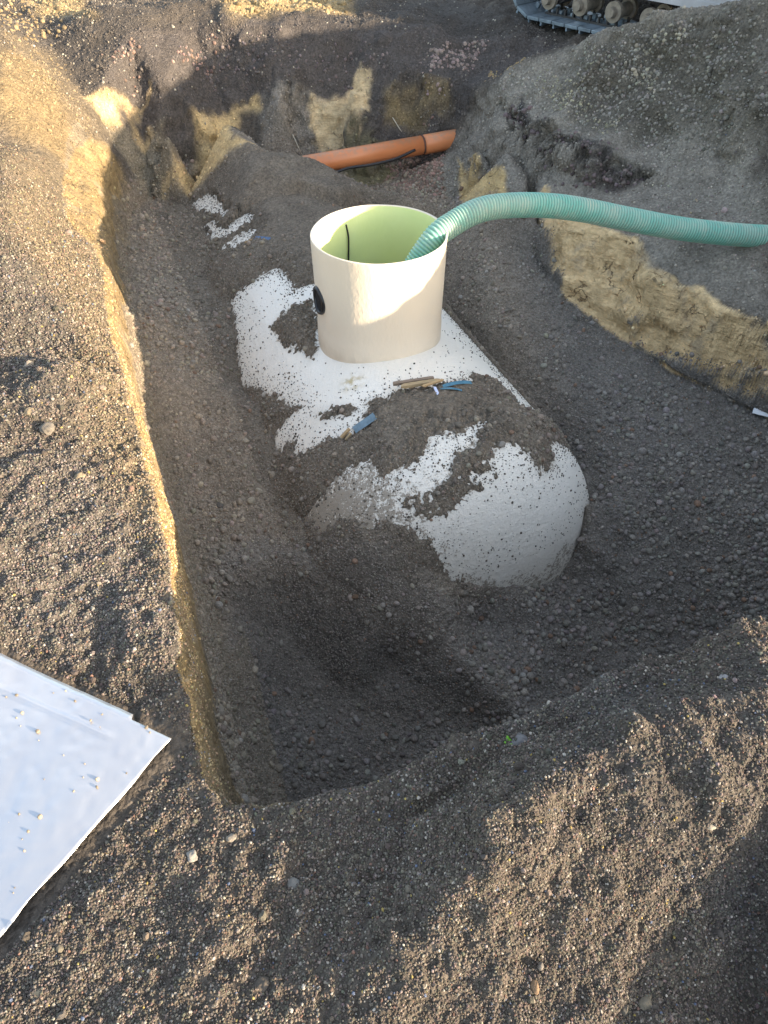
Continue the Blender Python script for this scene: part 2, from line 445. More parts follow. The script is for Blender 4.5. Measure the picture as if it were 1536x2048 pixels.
def soil_material():
    t = NT('excavated soil')
    v = t.coord()
    at = t.new('Attribute', _attribute_name='soil', _attribute_type='GEOMETRY')
    cl = t.new('Attribute', _attribute_name='clay', _attribute_type='GEOMETRY')
    n1 = t.noise(v, 9, 6, 0.6); n2 = t.noise(v, 70, 5, 0.65); n3 = t.noise(v, 260, 3, 0.6)
    vo = t.new('TexVoronoi', Scale=95.0, Randomness=1.0); t.link(v, vo.inputs['Vector'])
    c = t.mix(1.0, at.outputs['Color'], t.ramp(n1, [(0.25, 0.72), (0.75, 1.28)]), 'MULTIPLY')
    c = t.mix(1.0, c, t.mix(cl.outputs['Fac'], t.ramp(n2, [(0.28, 0.62), (0.72, 1.38)]), t.ramp(n2, [(0.3, 0.86), (0.7, 1.1)])), 'MULTIPLY')
    grain = t.ramp(vo.outputs['Color'], [(0.0, 0.72), (1.0, 1.3)])
    gm = t.mix(cl.outputs['Fac'], grain, 1.0)
    c = t.mix(1.0, c, gm, 'MULTIPLY')
    # bucket smears on the clay
    vs = t.coord(scale=(1.2, 1.2, 9.0), rot=(0.0, 0.35, 0.3))
    st = t.noise(vs, 7, 6, 0.7)
    smear = t.ramp(st, [(0.28, (0.42, 0.38, 0.34)), (0.40, (0.85, 0.82, 0.80)), (0.55, 1.0), (0.72, (1.15, 1.12, 1.08))])
    c = t.mix(cl.outputs['Fac'], c, t.mix(1.0, c, smear, 'MULTIPLY'))
    # shrinkage cracks and broken lumps in the clay
    wv = t.new('TexNoise', Scale=11.0, Detail=4.0); t.link(v, wv.inputs['Vector'])
    vm = t.new('VectorMath', _operation='MULTIPLY_ADD'); t.link(wv.outputs['Color'], vm.inputs[0]); vm.inputs[1].default_value = (0.30, 0.30, 0.30); t.link(t.coord(scale=(1.0, 1.0, 0.55), rot=(0.0, 0.3, 0.0)), vm.inputs[2])
    ve = t.new('TexVoronoi', _feature='DISTANCE_TO_EDGE', Scale=5.5); t.link(vm.outputs[0], ve.inputs['Vector'])
    gate = t.ramp(t.noise(v, 6.0, 3), [(0.52, 0.0), (0.60, 1.0)])
    crk = t.math('SUBTRACT', 1.0, t.math('MULTIPLY', t.math('SUBTRACT', 1.0, t.ramp(ve.outputs['Distance'], [(0.0, 0.0), (0.02, 0.7), (0.05, 1.0)])), gate))
    dk = t.math('MULTIPLY', t.math('SUBTRACT', 1.0, crk), cl.outputs['Fac'])
    c = t.mix(dk, c, (0.16, 0.12, 0.075))
    gs = t.ramp(t.noise(v, 6.5, 5, 0.65), [(0.54, 0.0), (0.64, 0.5)])
    c = t.mix(t.math('MULTIPLY', gs, cl.outputs['Fac']), c, (0.34, 0.285, 0.215))
    t.link(c, t.b.inputs['Base Color'])
    t.set(Roughness=0.95); t.b.inputs['Specular IOR Level'].default_value = 0.25
    inv = t.math('SUBTRACT', 1.0, cl.outputs['Fac'])
    h = t.math('MULTIPLY', t.math('SUBTRACT', 1.0, vo.outputs['Distance']), inv)
    nb = t.bump(h, 0.8, 0.006)
    nb = t.bump(t.math('MULTIPLY', n2, t.math('SUBTRACT', 1.0, t.math('MULTIPLY', cl.outputs['Fac'], 0.75))), 0.7, 0.012, nb)
    nb = t.bump(t.math('MULTIPLY', n3, inv), 0.5, 0.004, nb)
    nb = t.bump(t.math('MULTIPLY', t.math('SUBTRACT', st, 0.5), cl.outputs['Fac']), 0.8, 0.02, nb)
    nb = t.bump(t.math('MULTIPLY', t.math('SUBTRACT', crk, 1.0), cl.outputs['Fac']), 0.8, 0.02, nb)
    nb = t.bump(t.math('MULTIPLY', t.math('SUBTRACT', t.noise(t.coord(scale=(1, 1, 1.7), rot=(0, 0.4, 0)), 13, 5, 0.6), 0.5), cl.outputs['Fac']), 0.9, 0.05, nb)
    t.link(nb, t.b.inputs['Normal'])
    return t.m
def stone_material(name, rough=0.85):
    t = NT(name)
    v = t.coord()
    at = t.new('Attribute', _attribute_name='tint', _attribute_type='INSTANCER')
    n = t.noise(v, 3.0, 4, 0.6)
    c = t.mix(1.0, at.outputs['Color'], t.ramp(n, [(0.25, 0.65), (0.75, 1.35)]), 'MULTIPLY')
    t.link(c, t.b.inputs['Base Color']); t.set(Roughness=rough); t.b.inputs['Specular IOR Level'].default_value = 0.35
    return t.m
def plain(name, col, rough=0.6, metal=0.0, var=0.2, scale=20.0, bump=0.0, spec=0.5):
    t = NT(name); v = t.coord()
    n = t.noise(v, scale, 5, 0.6)
    t.link(t.mix(1.0, col, t.ramp(n, [(0.25, 1 - var), (0.75, 1 + var)]), 'MULTIPLY'), t.b.inputs['Base Color'])
    t.set(Roughness=rough, Metallic=metal); t.b.inputs['Specular IOR Level'].default_value = spec
    if bump: t.link(t.bump(n, 0.6, bump), t.b.inputs['Normal'])
    return t.m

# ------------------------------------------------------------------ the ground sheet
NC = 1000
def half_w(y): return np.maximum(0.85, 1.25 + 0.72 * y)
def build_ground():
    ys = [-0.55]
    while ys[-1] < 8.6:
        ys.append(ys[-1] + 2 * float(half_w(ys[-1])) / NC * (1.0 if ys[-1] < 6.6 else 2.5))
    ys = np.array([-70, -25, -8, -3, -1.4, -0.9] + ys + [9.3, 11, 15, 25, 60, 150], float)
    ss = np.linspace(-1, 1, NC)
    ss = np.concatenate([[-40, -12, -5, -2.5, -1.6, -1.2], ss, [1.2, 1.6, 2.5, 5, 12, 40]])
    xx = ss[None, :] * half_w(ys)[:, None]
    yy = np.repeat(ys[:, None], len(ss), 1)
    shape = xx.shape
    x, y = xx.ravel(), yy.ravel()
    z = samp(TIN, x, y)
    e = 0.012
    gx = (samp(TIN, x + e, y) - samp(TIN, x - e, y)) / (2 * e)
    gy = (samp(TIN, x, y + e) - samp(TIN, x, y - e)) / (2 * e)
    slope = np.hypot(gx, gy)
    P = np.stack([x, y, z], 1)
    # --- zones (all in ground coordinates)
    pitm = sstep(-0.22, -0.38, z)                                  # floor of the pit
    sh = poly_sd(x, y, SHEET_XY)
    flat = sstep(0.0, 0.06, sh)
    tz = tank_z(x, y)
    sT, nT = tank_local(x, y)
    # --- relief
    rough_k = 1 - 0.55 * pitm
    d = 0.020 * fbm(P, 2.2, 2, 3) + 0.012 * rough_k * fbm(P, 7.0, 2, 11)
    d *= np.where(y < 1.6, sstep(2.2, 0.9, slope) * 0.7 + 0.3, 1.0)
    lum = noise3(P, 14.0, 21); lum2 = noise3(P, 30.0, 22)
    near = sstep(-0.12, 0.0, z) * sstep(3.2, 2.2, y) * sstep(1.8, 0.8, slope)
    d += near * (0.016 * np.clip(lum, 0, 1) ** 1.3 + 0.012 * np.clip(lum2, 0, 1) + 0.010 * fbm(P, 5.0, 2, 23))
    berm = near * sstep(-0.15, 0.15, x) * sstep(1.25, 0.95, y) * sstep(1.1, 0.5, slope)
    d += berm * (0.030 * np.clip(noise3(P, 10.0, 26) - 0.15, 0, 1) + 0.026 * np.clip(noise3(P, 20.0, 28) - 0.2, 0, 1) + 0.02 * fbm(P, 5.0, 2, 34))
    d += 0.0045 * noise3(P, 42.0, 31) + 0.003 * noise3(P, 85.0, 33)
    wall = sstep(1.0, 2.2, slope) * sstep(0.0, 0.15, np.maximum(y - 5.12, np.abs(x + 0.35) - 0.85)) * (tz < -5)
    wall *= np.where(x < -0.3 - 0.25 * y, 0.3, 1.0)
    d += wall * (0.020 * fbm(P * np.array([1, 1, 0.6]), 9.0, 3, 41) + 0.022 * (0.35 - np.abs(noise3(P * np.array([1, 1, 1.8]), 7.0, 45))) + 0.008 * noise3(P * np.array([0.6, 0.6, 2.2]), 26.0, 47)
                 + 0.026 * sstep(-0.03, 0.03, noise3(P * np.array([1, 1, 1.4]), 5.5, 48) + 0.1 * noise3(P, 30.0, 50)) + 0.016 * sstep(-0.04, 0.04, noise3(P * np.array([1, 1, 1.5]), 11.0, 49) - 0.15 + 0.1 * noise3(P, 40.0, 52)))
    ck = gpoly([(1006, 203), (1030, 222), (1062, 248), (1095, 252), (1125, 268), (1160, 292), (1195, 300), (1230, 322), (1262, 334), (1322, 352), (1290, 362), (1240, 352), (1200, 338), (1165, 325), (1120, 300), (1085, 288), (1050, 272), (1022, 240)])
    a_, b_ = ck[:, :2].min(0) - .15, ck[:, :2].max(0) + .15
    ii = np.nonzero((x > a_[0]) & (x < b_[0]) & (y > a_[1]) & (y < b_[1]))[0]
    csd = poly_sd(x[ii], y[ii], ck) + 0.02 * noise3(P[ii], 28.0, 43) + 0.012 * noise3(P[ii], 60.0, 44)
    d[ii] += -0.075 * sstep(0.006, -0.022, csd) + 0.012 * np.exp(-((csd - 0.02) / 0.02) ** 2)
    far = sstep(5.6, 6.1, y)
    d += far * (0.035 * fbm(P, 3.5, 3, 29) + 0.03 * np.clip(noise3(P, 8.0, 30), 0, 1))
    heap = sstep(0.5, 0.9, x) * sstep(-0.1, 0.15, z) * sstep(3.0, 3.6, y)
    d += heap * (0.045 * fbm(P, 4.0, 2, 24) + 0.022 * np.clip(noise3(P, 9.0, 25), 0, 1) + 0.014 * fbm(P * np.array([1.0, 0.7, 0.7]), 18.0, 2, 27))
    d *= np.where(flat < 1, 0.25 + 0.75 * flat, 1.0)
    # --- soil lying over the tank
    h = np.full(len(x), 9.0)
    on = tz > -5
    bare = np.full(on.sum(), 9.0)
    for poly in BARE: bare = np.minimum(bare, poly_sd(x[on], y[on], poly))
    for poly in SOILED: bare = np.maximum(bare, -poly_sd(x[on], y[on], poly))
    Pt = np.stack([x[on], y[on], np.zeros(on.sum())], 1)
    Pt[:, 2] = tz[on]                                                # noise runs over the shell itself, not down it
    flatk = 0.25 + 0.75 * sstep(TZ + 0.45 * TR, TZ + 0.8 * TR, tz[on])
    edge = bare + flatk * (0.035 * fbm(Pt, 16.0, 3, 51) + 0.022 * noise3(Pt, 60.0, 54) + 0.014 * noise3(Pt, 115.0, 55))
    hh = np.clip(edge * 0.5, -0.05, 0.048) + 0.004 * noise3(Pt, 60.0, 57) + 0.003 * noise3(Pt, 110.0, 58)
    hh = np.where(hh > 0, hh, hh)
    cover = tz[on] + hh
    endface = (sT[on] < -0.80) & (nT[on] > -0.12 + 0.10 * noise3(Pt, 8.0, 63)) & (tz[on] < TZ + 0.62 * TR + 0.05 * noise3(Pt, 9.0, 59))
    cover = np.where(endface, -9.0, cover)
    # keep clear of the far edge of the footprint
    base = z[on]
    zt = np.where(bare < 9, np.maximum(np.minimum(base, tz[on] - 0.03 + np.where(endface, 0, np.clip(edge, 0, 0.03))), cover), base)
    # gravel that stands higher than the tank keeps its own level
    zt = np.maximum(zt, np.where(base > tz[on] + 0.02, base, -9))
    n3d = np.stack([-gx, -gy, np.ones(len(x))], 1); n3d /= np.linalg.norm(n3d, axis=1)[:, None]
    Q = P + n3d * d[:, None]
    keep = np.zeros(len(x), bool); keep[on] = zt > base + 0.004
    zz = Q[:, 2].copy(); tmp = zz[on]; k2 = keep[on]
    tmp[k2] = np.maximum(zt[k2], -9) + 0.25 * d[on][k2]
    zz[on] = tmp
    # in the open patches stay just below the shell
    bm = np.zeros(len(x), bool); bm[on] = edge < 0
    tt = tz - 0.02
    front = sT < -0.62
    zz = np.where(bm & (zz > tt) & (z < tz + np.where(front, 0.015, 0.4)), tt, zz)
    Q[keep, 0] = x[keep]; Q[keep, 1] = y[keep]
    Q[:, 2] = zz
    return Q, shape, slope, pitm, flat, on, bm, keep
G, GSHAPE, GSLOPE, GPIT, GFLAT, GON, GBARE, GKEEP = build_ground()

def ground_colors():
    x, y, z = G[:, 0], G[:, 1], G[:, 2]
    wob = np.stack([fbm(G, 5.0, 3, 61), fbm(G, 5.0, 3, 67)], 1)
    fine = noise3(G, 30.0, 71)
    wx, wy = x + 0.05 * wob[:, 0] + 0.012 * fine, y + 0.05 * wob[:, 1] + 0.012 * fine
    col = np.empty((len(x), 3)); clay = np.zeros(len(x))
    def lay(c, m):
        m = np.asarray(m)[:, None]; col[:] = col * (1 - m) + np.asarray(c) * m
    def zone(L, c, soft=0.03, k=1.0, cl=0.0, ymin=0.0, wk=1.0):
        poly = gpoly(L, ymin)
        a, b = poly[:, :2].min(0) - 0.3, poly[:, :2].max(0) + 0.3
        idx = np.nonzero((x > a[0]) & (x < b[0]) & (y > a[1]) & (y < b[1]))[0]
        sd = poly_sd(x[idx] + wk * (wx[idx] - x[idx]), y[idx] + wk * (wy[idx] - y[idx]), poly)
        if ymin: sd = np.maximum(sd, ymin - y[idx])
        m = sstep(soft, -soft, sd) * k
        col[idx] = col[idx] * (1 - m[:, None]) + np.asarray(c) * m[:, None]
        clay[idx] = clay[idx] * (1 - m) + cl * m
    big = fbm(G, 1.4, 3, 81)
    lay((0.092, 0.077, 0.062), np.ones(len(x)))                                    # top soil
    lay((0.074, 0.065, 0.057), sstep(-0.1, 0.5, big))
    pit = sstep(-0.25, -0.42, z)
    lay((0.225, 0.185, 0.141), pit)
    lay((0.172, 0.155, 0.136), pit * sstep(-0.75, -1.05, z + 0.06 * big))            # darker, greyer gravel low down
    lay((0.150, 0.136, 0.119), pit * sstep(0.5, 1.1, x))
    backfill = np.maximum(GON * 1.0, sstep(0.9, 0.5, np.hypot(x + 0.55, (y - 4.9) * 1.2))) * (y < 5.3)
    lay((0.165, 0.138, 0.107), backfill * sstep(-0.9, -0.6, z) * 0.9)
    zone([(440, 1172), (540, 1132), (640, 1154), (755, 1238), (895, 1304), (995, 1402), (1030, 1440), (850, 1480), (700, 1450), (560, 1420), (490, 1330)], (0.138, 0.122, 0.104), 0.07, 0.8)  # front slope's finer soil, darkened in colour for the shade of its steep face
    zone([(420, 1105), (520, 1075), (640, 1090), (800, 1135), (950, 1250), (1050, 1400), (1004, 1402), (897, 1300), (757, 1234), (640, 1150), (540, 1128), (432, 1168)], (0.195, 0.172, 0.145), 0.05, 0.8)  # lighter strip painted behind the ridge crest, against the painted shade in front
    zone([(440, 1330), (500, 1340), (560, 1425), (700, 1455), (850, 1485), (1040, 1440), (1200, 1340), (1200, 1420), (850, 1520), (500, 1610), (460, 1500)], (0.140, 0.126, 0.110), 0.08, 0.8)  # hollow behind the near lip, its shade painted into the floor colour
    zone([(180, 30), (430, 30), (700, 20), (900, 0), (1100, 60), (1130, 95), (900, 86), (700, 76), (400, 76), (200, 110)], (0.066, 0.058, 0.051), 0.15, 0.95)
    # left bank: pale sandy soil, then yellow clay towards the wall
    zone([(0, 60), (100, 100), (200, 250), (235, 420), (250, 620), (300, 830), (360, 1080), (390, 1230), (330, 1200), (270, 1080), (200, 950), (150, 820), (130, 640), (60, 520), (0, 420)], (0.145, 0.115, 0.078), 0.10)
    zone([(0, 90), (90, 130), (140, 250), (180, 330), (150, 350), (80, 290), (0, 240)], (0.205, 0.150, 0.080), 0.06, 0.8, 0.2)
    zone([(160, 280), (205, 290), (238, 330), (244, 430), (215, 470), (185, 400)], (0.25, 0.18, 0.09), 0.03, 0.95, 0.6)
    zone([(0, 880), (120, 900), (230, 1000), (330, 1180), (330, 1300), (0, 1300)], (0.105, 0.092, 0.080), 0.10, 0.8)
    zone([(0, 520), (60, 540), (130, 680), (130, 820), (0, 830)], (0.10, 0.088, 0.075), 0.10, 0.8)
    # right bank
    zone([(880, 350), (910, 290), (960, 215), (1010, 160), (1150, 90), (1260, 35), (1420, 15), (1536, 5), (1536, 660), (1440, 620), (1320, 560), (1180, 450), (1050, 400), (930, 400)], (0.205, 0.184, 0.153), 0.06)
    zone([(1220, 60), (1536, 20), (1536, 270), (1400, 270), (1320, 290), (1160, 260), (1100, 200)], (0.105, 0.094, 0.076), 0.1)
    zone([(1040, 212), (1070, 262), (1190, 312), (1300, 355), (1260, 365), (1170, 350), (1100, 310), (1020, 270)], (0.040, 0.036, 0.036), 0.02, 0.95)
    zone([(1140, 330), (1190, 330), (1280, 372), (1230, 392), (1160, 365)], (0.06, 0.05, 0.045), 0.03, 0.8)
    # back wall
    zone([(230, 90), (380, 44), (700, 44), (1040, 78), (1130, 90), (1000, 150), (930, 230), (890, 300), (760, 300), (745, 150), (690, 190), (600, 180), (480, 240), (380, 300), (300, 310), (240, 260), (200, 180)], (0.078, 0.068, 0.062), 0.06, ymin=5.12)
    zone([(240, 260), (330, 270), (345, 330), (330, 395), (245, 425)], (0.21, 0.178, 0.13), 0.05, ymin=5.12)
    zone([(530, 200), (620, 195), (630, 300), (520, 300), (470, 300)], (0.20, 0.175, 0.145), 0.05, ymin=5.12)
    C1, C2, C3 = (0.62, 0.45, 0.225), (0.64, 0.49, 0.29), (0.74, 0.545, 0.30)
    zone([(330, 398), (345, 330), (400, 270), (450, 235), (520, 192), (530, 215), (475, 242), (462, 290), (512, 295), (480, 320), (425, 368), (385, 396)], C1, 0.03, 0.9, 0.5, ymin=5.12)
    zone([(618, 192), (690, 188), (712, 140), (738, 150), (742, 240), (720, 300), (640, 305), (622, 250)], C2, 0.02, 0.95, 0.9, ymin=5.12)
    zone([(165, 195), (220, 200), (298, 180), (292, 202), (238, 226), (246, 262), (200, 240)], C1, 0.03, 0.8, 0.3, ymin=5.12)
    zone([(270, 255), (310, 262), (300, 300), (270, 285)], C1, 0.03, 0.6, 0.3, ymin=5.12)
    zone([(770, 185), (830, 180), (890, 215), (900, 250), (830, 270), (770, 250)], (0.26, 0.19, 0.09), 0.05, 0.7, 0.2, ymin=5.12)
    zone([(690, 330), (740, 322), (790, 325), (785, 362), (700, 365)], (0.19, 0.17, 0.09), 0.03, 0.8, 0.8, ymin=5.12)
    # cut clay of the right wall
    zone([(915, 312), (1005, 345), (1012, 395), (930, 396)], (0.58, 0.42, 0.20), 0.015, 0.9, 0.9, wk=0.5)
    foot = right_base[3:9]
    zone([(1070, 430), (1130, 424), (1182, 450), (1275, 474), (1305, 545), (1372, 580), (1405, 570), (1455, 630), (1536, 656), (1536, 834), (1450, 795), (1330, 735), (1230, 664), (1130, 594), (1095, 520)], C3, 0.008, 1.0, 1.0, wk=0.35)
    zone([(1270, 490), (1330, 560), (1400, 640), (1340, 620), (1285, 560)], (0.28, 0.24, 0.19), 0.015, 0.7, 0.5, wk=0.5)
    # cut edge of the left wall: clay under the top soil, greyer foot
    sd = np.full(len(x), 9.0)
    lt = np.array(left_top)
    _o = np.argsort(lt[:, 1]); wl = (GSLOPE > 1.0) & (np.abs(x - np.interp(y, lt[_o, 1], lt[_o, 0])) < 0.16) & (y < 4.9) & (y > 0.6)
    band = wl & (z < 0.02 + 0.03 * wob[:, 0]) & (z > -0.30 + 0.12 * wob[:, 1])
    m = band * sstep(0.5, 1.0, y) * (0.55 + 0.4 * sstep(-0.2, 0.2, wob[:, 0] + 0.5 * fine))
    lay((0.30, 0.215, 0.105), m); clay[:] = np.maximum(clay, m * 0.9)
    lay((0.20, 0.165, 0.12), (wl & ~band) * 0.6)
    # clay left about on the far ground
    zone([(60, 0), (160, 5), (190, 35), (90, 30)], (0.38, 0.28, 0.14), 0.08, 0.7)
    zone([(430, 0), (700, 0), (690, 22), (560, 25), (470, 40)], (0.40, 0.29, 0.14), 0.10, 0.8)
    return col, clay
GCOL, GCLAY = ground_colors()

def link_ground():
    R, Cc = GSHAPE
    nv = R * Cc
    idx = np.arange(nv, dtype=np.int32).reshape(R, Cc)
    quads = np.stack([idx[:-1, :-1], idx[:-1, 1:], idx[1:, 1:], idx[1:, :-1]], -1).reshape(-1, 4)
    me = bpy.data.meshes.new('ground')
    me.vertices.add(nv); me.vertices.foreach_set('co', G.astype(np.float32).ravel())
    nq = len(quads)
    me.loops.add(nq * 4); me.loops.foreach_set('vertex_index', quads.ravel())
    me.polygons.add(nq); me.polygons.foreach_set('loop_start', np.arange(0, nq * 4, 4, dtype=np.int32))
    me.polygons.foreach_set('use_smooth', np.ones(nq, bool))
    me.update(calc_edges=True)
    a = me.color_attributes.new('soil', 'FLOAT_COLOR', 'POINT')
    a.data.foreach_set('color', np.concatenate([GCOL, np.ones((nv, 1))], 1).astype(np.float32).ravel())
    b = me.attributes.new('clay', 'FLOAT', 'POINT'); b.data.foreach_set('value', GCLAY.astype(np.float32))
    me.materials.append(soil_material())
    o = bpy.data.objects.new('ground', me); COL.objects.link(o)
    tag(o, 'excavated pit and the dark soil banks around it', 'ground', kind='structure')
    return o
link_ground()

# ------------------------------------------------------------------ loose stones and crumbs (uncountable)
def scatter_tree(mat, kinds, detail, lumpy, knob=0.9):
    ng = bpy.data.node_groups.new('scatter', 'GeometryNodeTree')
    ng.interface.new_socket('Geometry', in_out='INPUT', socket_type='NodeSocketGeometry')
    ng.interface.new_socket('Geometry', in_out='OUTPUT', socket_type='NodeSocketGeometry')
    N, L = ng.nodes, ng.links
    gi, go = N.new('NodeGroupInput'), N.new('NodeGroupOutput')
    g2i = N.new('GeometryNodeGeometryToInstance')
    for k in range(kinds):
        ico = N.new('GeometryNodeMeshIcoSphere'); ico.inputs['Radius'].default_value = 1.0; ico.inputs['Subdivisions'].default_value = detail
        pos = N.new('GeometryNodeInputPosition')
        nz = N.new('ShaderNodeTexNoise'); nz.noise_dimensions = '4D'; nz.inputs['W'].default_value = k * 3.7 + 0.3
        nz.inputs['Scale'].default_value = knob; nz.inputs['Detail'].default_value = 2.0
        L.new(pos.outputs[0], nz.inputs['Vector'])
        sub = N.new('ShaderNodeVectorMath'); sub.operation = 'SUBTRACT'; sub.inputs[1].default_value = (0.5, 0.5, 0.5)
        L.new(nz.outputs['Color'], sub.inputs[0])
        sc = N.new('ShaderNodeVectorMath'); sc.operation = 'SCALE'; sc.inputs['Scale'].default_value = lumpy
        L.new(sub.outputs[0], sc.inputs[0])
        sp = N.new('GeometryNodeSetPosition'); L.new(ico.outputs['Mesh'], sp.inputs['Geometry']); L.new(sc.outputs[0], sp.inputs['Offset'])
        L.new(sp.outputs[0], g2i.inputs[0])
    iop = N.new('GeometryNodeInstanceOnPoints'); iop.inputs['Pick Instance'].default_value = True
    def attr(name, typ):
        a = N.new('GeometryNodeInputNamedAttribute'); a.data_type = typ; a.inputs['Name'].default_value = name
        return [s for s in a.outputs if s.name == 'Attribute' and s.enabled][0]
    L.new(gi.outputs[0], iop.inputs['Points']); L.new(g2i.outputs[0], iop.inputs['Instance'])
    L.new(attr('pick', 'INT'), iop.inputs['Instance Index'])
    e2r = N.new('FunctionNodeEulerToRotation'); L.new(attr('turn', 'FLOAT_VECTOR'), e2r.inputs[0]); L.new(e2r.outputs[0], iop.inputs['Rotation'])
    L.new(attr('size', 'FLOAT_VECTOR'), iop.inputs['Scale'])
    sm = N.new('GeometryNodeSetMaterial'); sm.inputs['Material'].default_value = mat
    L.new(iop.outputs[0], sm.inputs['Geometry']); L.new(sm.outputs[0], go.inputs[0])
    return ng
def scatter(name, pos, size, tint, mat, label, cat, kinds=9, detail=2, lumpy=0.9, knob=0.9):
    n = len(pos)
    me = bpy.data.meshes.new(name)
    me.vertices.add(n); me.vertices.foreach_set('co', pos.astype(np.float32).ravel())
    turn = rng.uniform(0, 2 * math.pi, (n, 3))
    a = me.attributes.new('turn', 'FLOAT_VECTOR', 'POINT'); a.data.foreach_set('vector', turn.astype(np.float32).ravel())
    a = me.attributes.new('size', 'FLOAT_VECTOR', 'POINT'); a.data.foreach_set('vector', size.astype(np.float32).ravel())
    a = me.attributes.new('pick', 'INT', 'POINT'); a.data.foreach_set('value', rng.integers(0, kinds, n).astype(np.int32))
    a = me.color_attributes.new('tint', 'FLOAT_COLOR', 'POINT'); a.data.foreach_set('color', np.concatenate([tint, np.ones((n, 1))], 1).astype(np.float32).ravel())
    me.materials.append(mat); me.update()
    o = bpy.data.objects.new(name, me); COL.objects.link(o)
    md = o.modifiers.new('scatter', 'NODES'); md.node_group = scatter_tree(mat, kinds, detail, lumpy, knob)
    return tag(o, label, cat, kind='stuff')

def quad_field():
    R, Cc = GSHAPE
    g = G.reshape(R, Cc, 3)
    a = g[1:, :-1] - g[:-1, :-1]; b = g[:-1, 1:] - g[:-1, :-1]
    ar = np.linalg.norm(np.cross(a, b), axis=-1)
    return g, ar
GG, GAREA = quad_field()
def pick(density_v, n=None):
    """random points on the ground with a density (per m2) given per vertex"""
    R, Cc = GSHAPE
    d = density_v.reshape(R, Cc)[:-1, :-1] * GAREA
    d[:7] = 0; d[-7:] = 0; d[:, :7] = 0; d[:, -7:] = 0
    tot = d.sum()
    n = int(tot) if n is None else n
    c = np.cumsum(d.ravel()); k = np.searchsorted(c, rng.uniform(0, c[-1], n))
    k = np.clip(k, 0, d.size - 1)
    j, i = np.divmod(k, Cc - 1)
    s, t = rng.uniform(0, 1, (2, n, 1))
    p = (GG[j, i] * (1 - s) + GG[j, i + 1] * s) * (1 - t) + (GG[j + 1, i] * (1 - s) + GG[j + 1, i + 1] * s) * t
    return p, j * Cc + i
def vis(margin=90):
    """the part of the ground worth covering: a generous fan round what the photo shows"""
    dep = C45 * G[:, 1] + C45 * (CAM_H - G[:, 2]); up = C45 * G[:, 1] - C45 * (CAM_H - G[:, 2])
    dep = np.maximum(dep, 0.05)
    u, v = 768 + FPX * G[:, 0] / dep, 1024 - FPX * up / dep
    return (u > -margin * 2) & (u < 1536 + margin * 2) & (v < 2048 + margin) & (G[:, 1] < 7.5) & (G[:, 1] > 0.05)
VIS = vis().astype(float)
in_riser = np.hypot(G[:, 0] - RIS[0], G[:, 1] - RIS[1]) < RIS_R + 0.01
OPEN = VIS * (1 - GBARE) * (~in_riser)
M_crumb = stone_material('soil crumb', 0.95)
M_pebble = stone_material('pebble', 0.75)

def lay_crumbs():
    x, y, z = G[:, 0], G[:, 1], G[:, 2]
    near = sstep(-0.2, -0.02, z) * sstep(4.6, 2.0, y) * (GFLAT > 0.5)
    cl = 1 - 0.8 * GCLAY
    patch = 0.55 + 0.45 * sstep(-0.35, 0.3, fbm(G, 3.0, 3, 91))
    den = OPEN * near * cl * patch * np.clip(1.5 / (0.5 + y), 0.25, 1.7) * 54000
    p, k = pick(den)
    n = len(p)
    r = 0.0014 + 0.0030 * rng.beta(1.2, 3.2, n)
    big = rng.uniform(0, 1, n) < 0.002
    r = np.where(big, r * rng.uniform(1.8, 3.2, n), r) * np.clip(0.7 + 0.25 * p[:, 1], 0.8, 1.5)
    sz = r[:, None] * rng.uniform(0.7, 1.25, (n, 3))
    p[:, 2] += r * 0.55
    base = GCOL[k] * np.exp(rng.normal(0.05, 0.36, (n, 1))) * 1.15
    base *= rng.normal(1.0, 0.05, (n, 3))
    q = rng.uniform(0, 1, n)
    base[q < 0.035] = np.array([0.36, 0.32, 0.27]) * rng.uniform(0.6, 1.2, ((q < 0.035).sum(), 1))
    m = (q > 0.05) & (q < 0.065); base[m] = np.array([0.17, 0.10, 0.075]) * rng.uniform(0.7, 1.3, (m.sum(), 1))
    m = (q > 0.085) & (q < 0.092); base[m] = np.array([0.10, 0.12, 0.17]) * rng.uniform(0.7, 1.4, (m.sum(), 1))
    m = (q > 0.10) & (q < 0.103); base[m] = np.array([0.36, 0.27, 0.09]) * rng.uniform(0.7, 1.2, (m.sum(), 1))
    print('crumbs', n)
    scatter('soil_crumbs', p, sz, np.clip(base, 0.01, 0.9), M_crumb, 'coarse dark soil crumbs strewn over the banks around the pit', 'soil crumbs', 14, 2, 1.7, 1.5)
lay_crumbs()

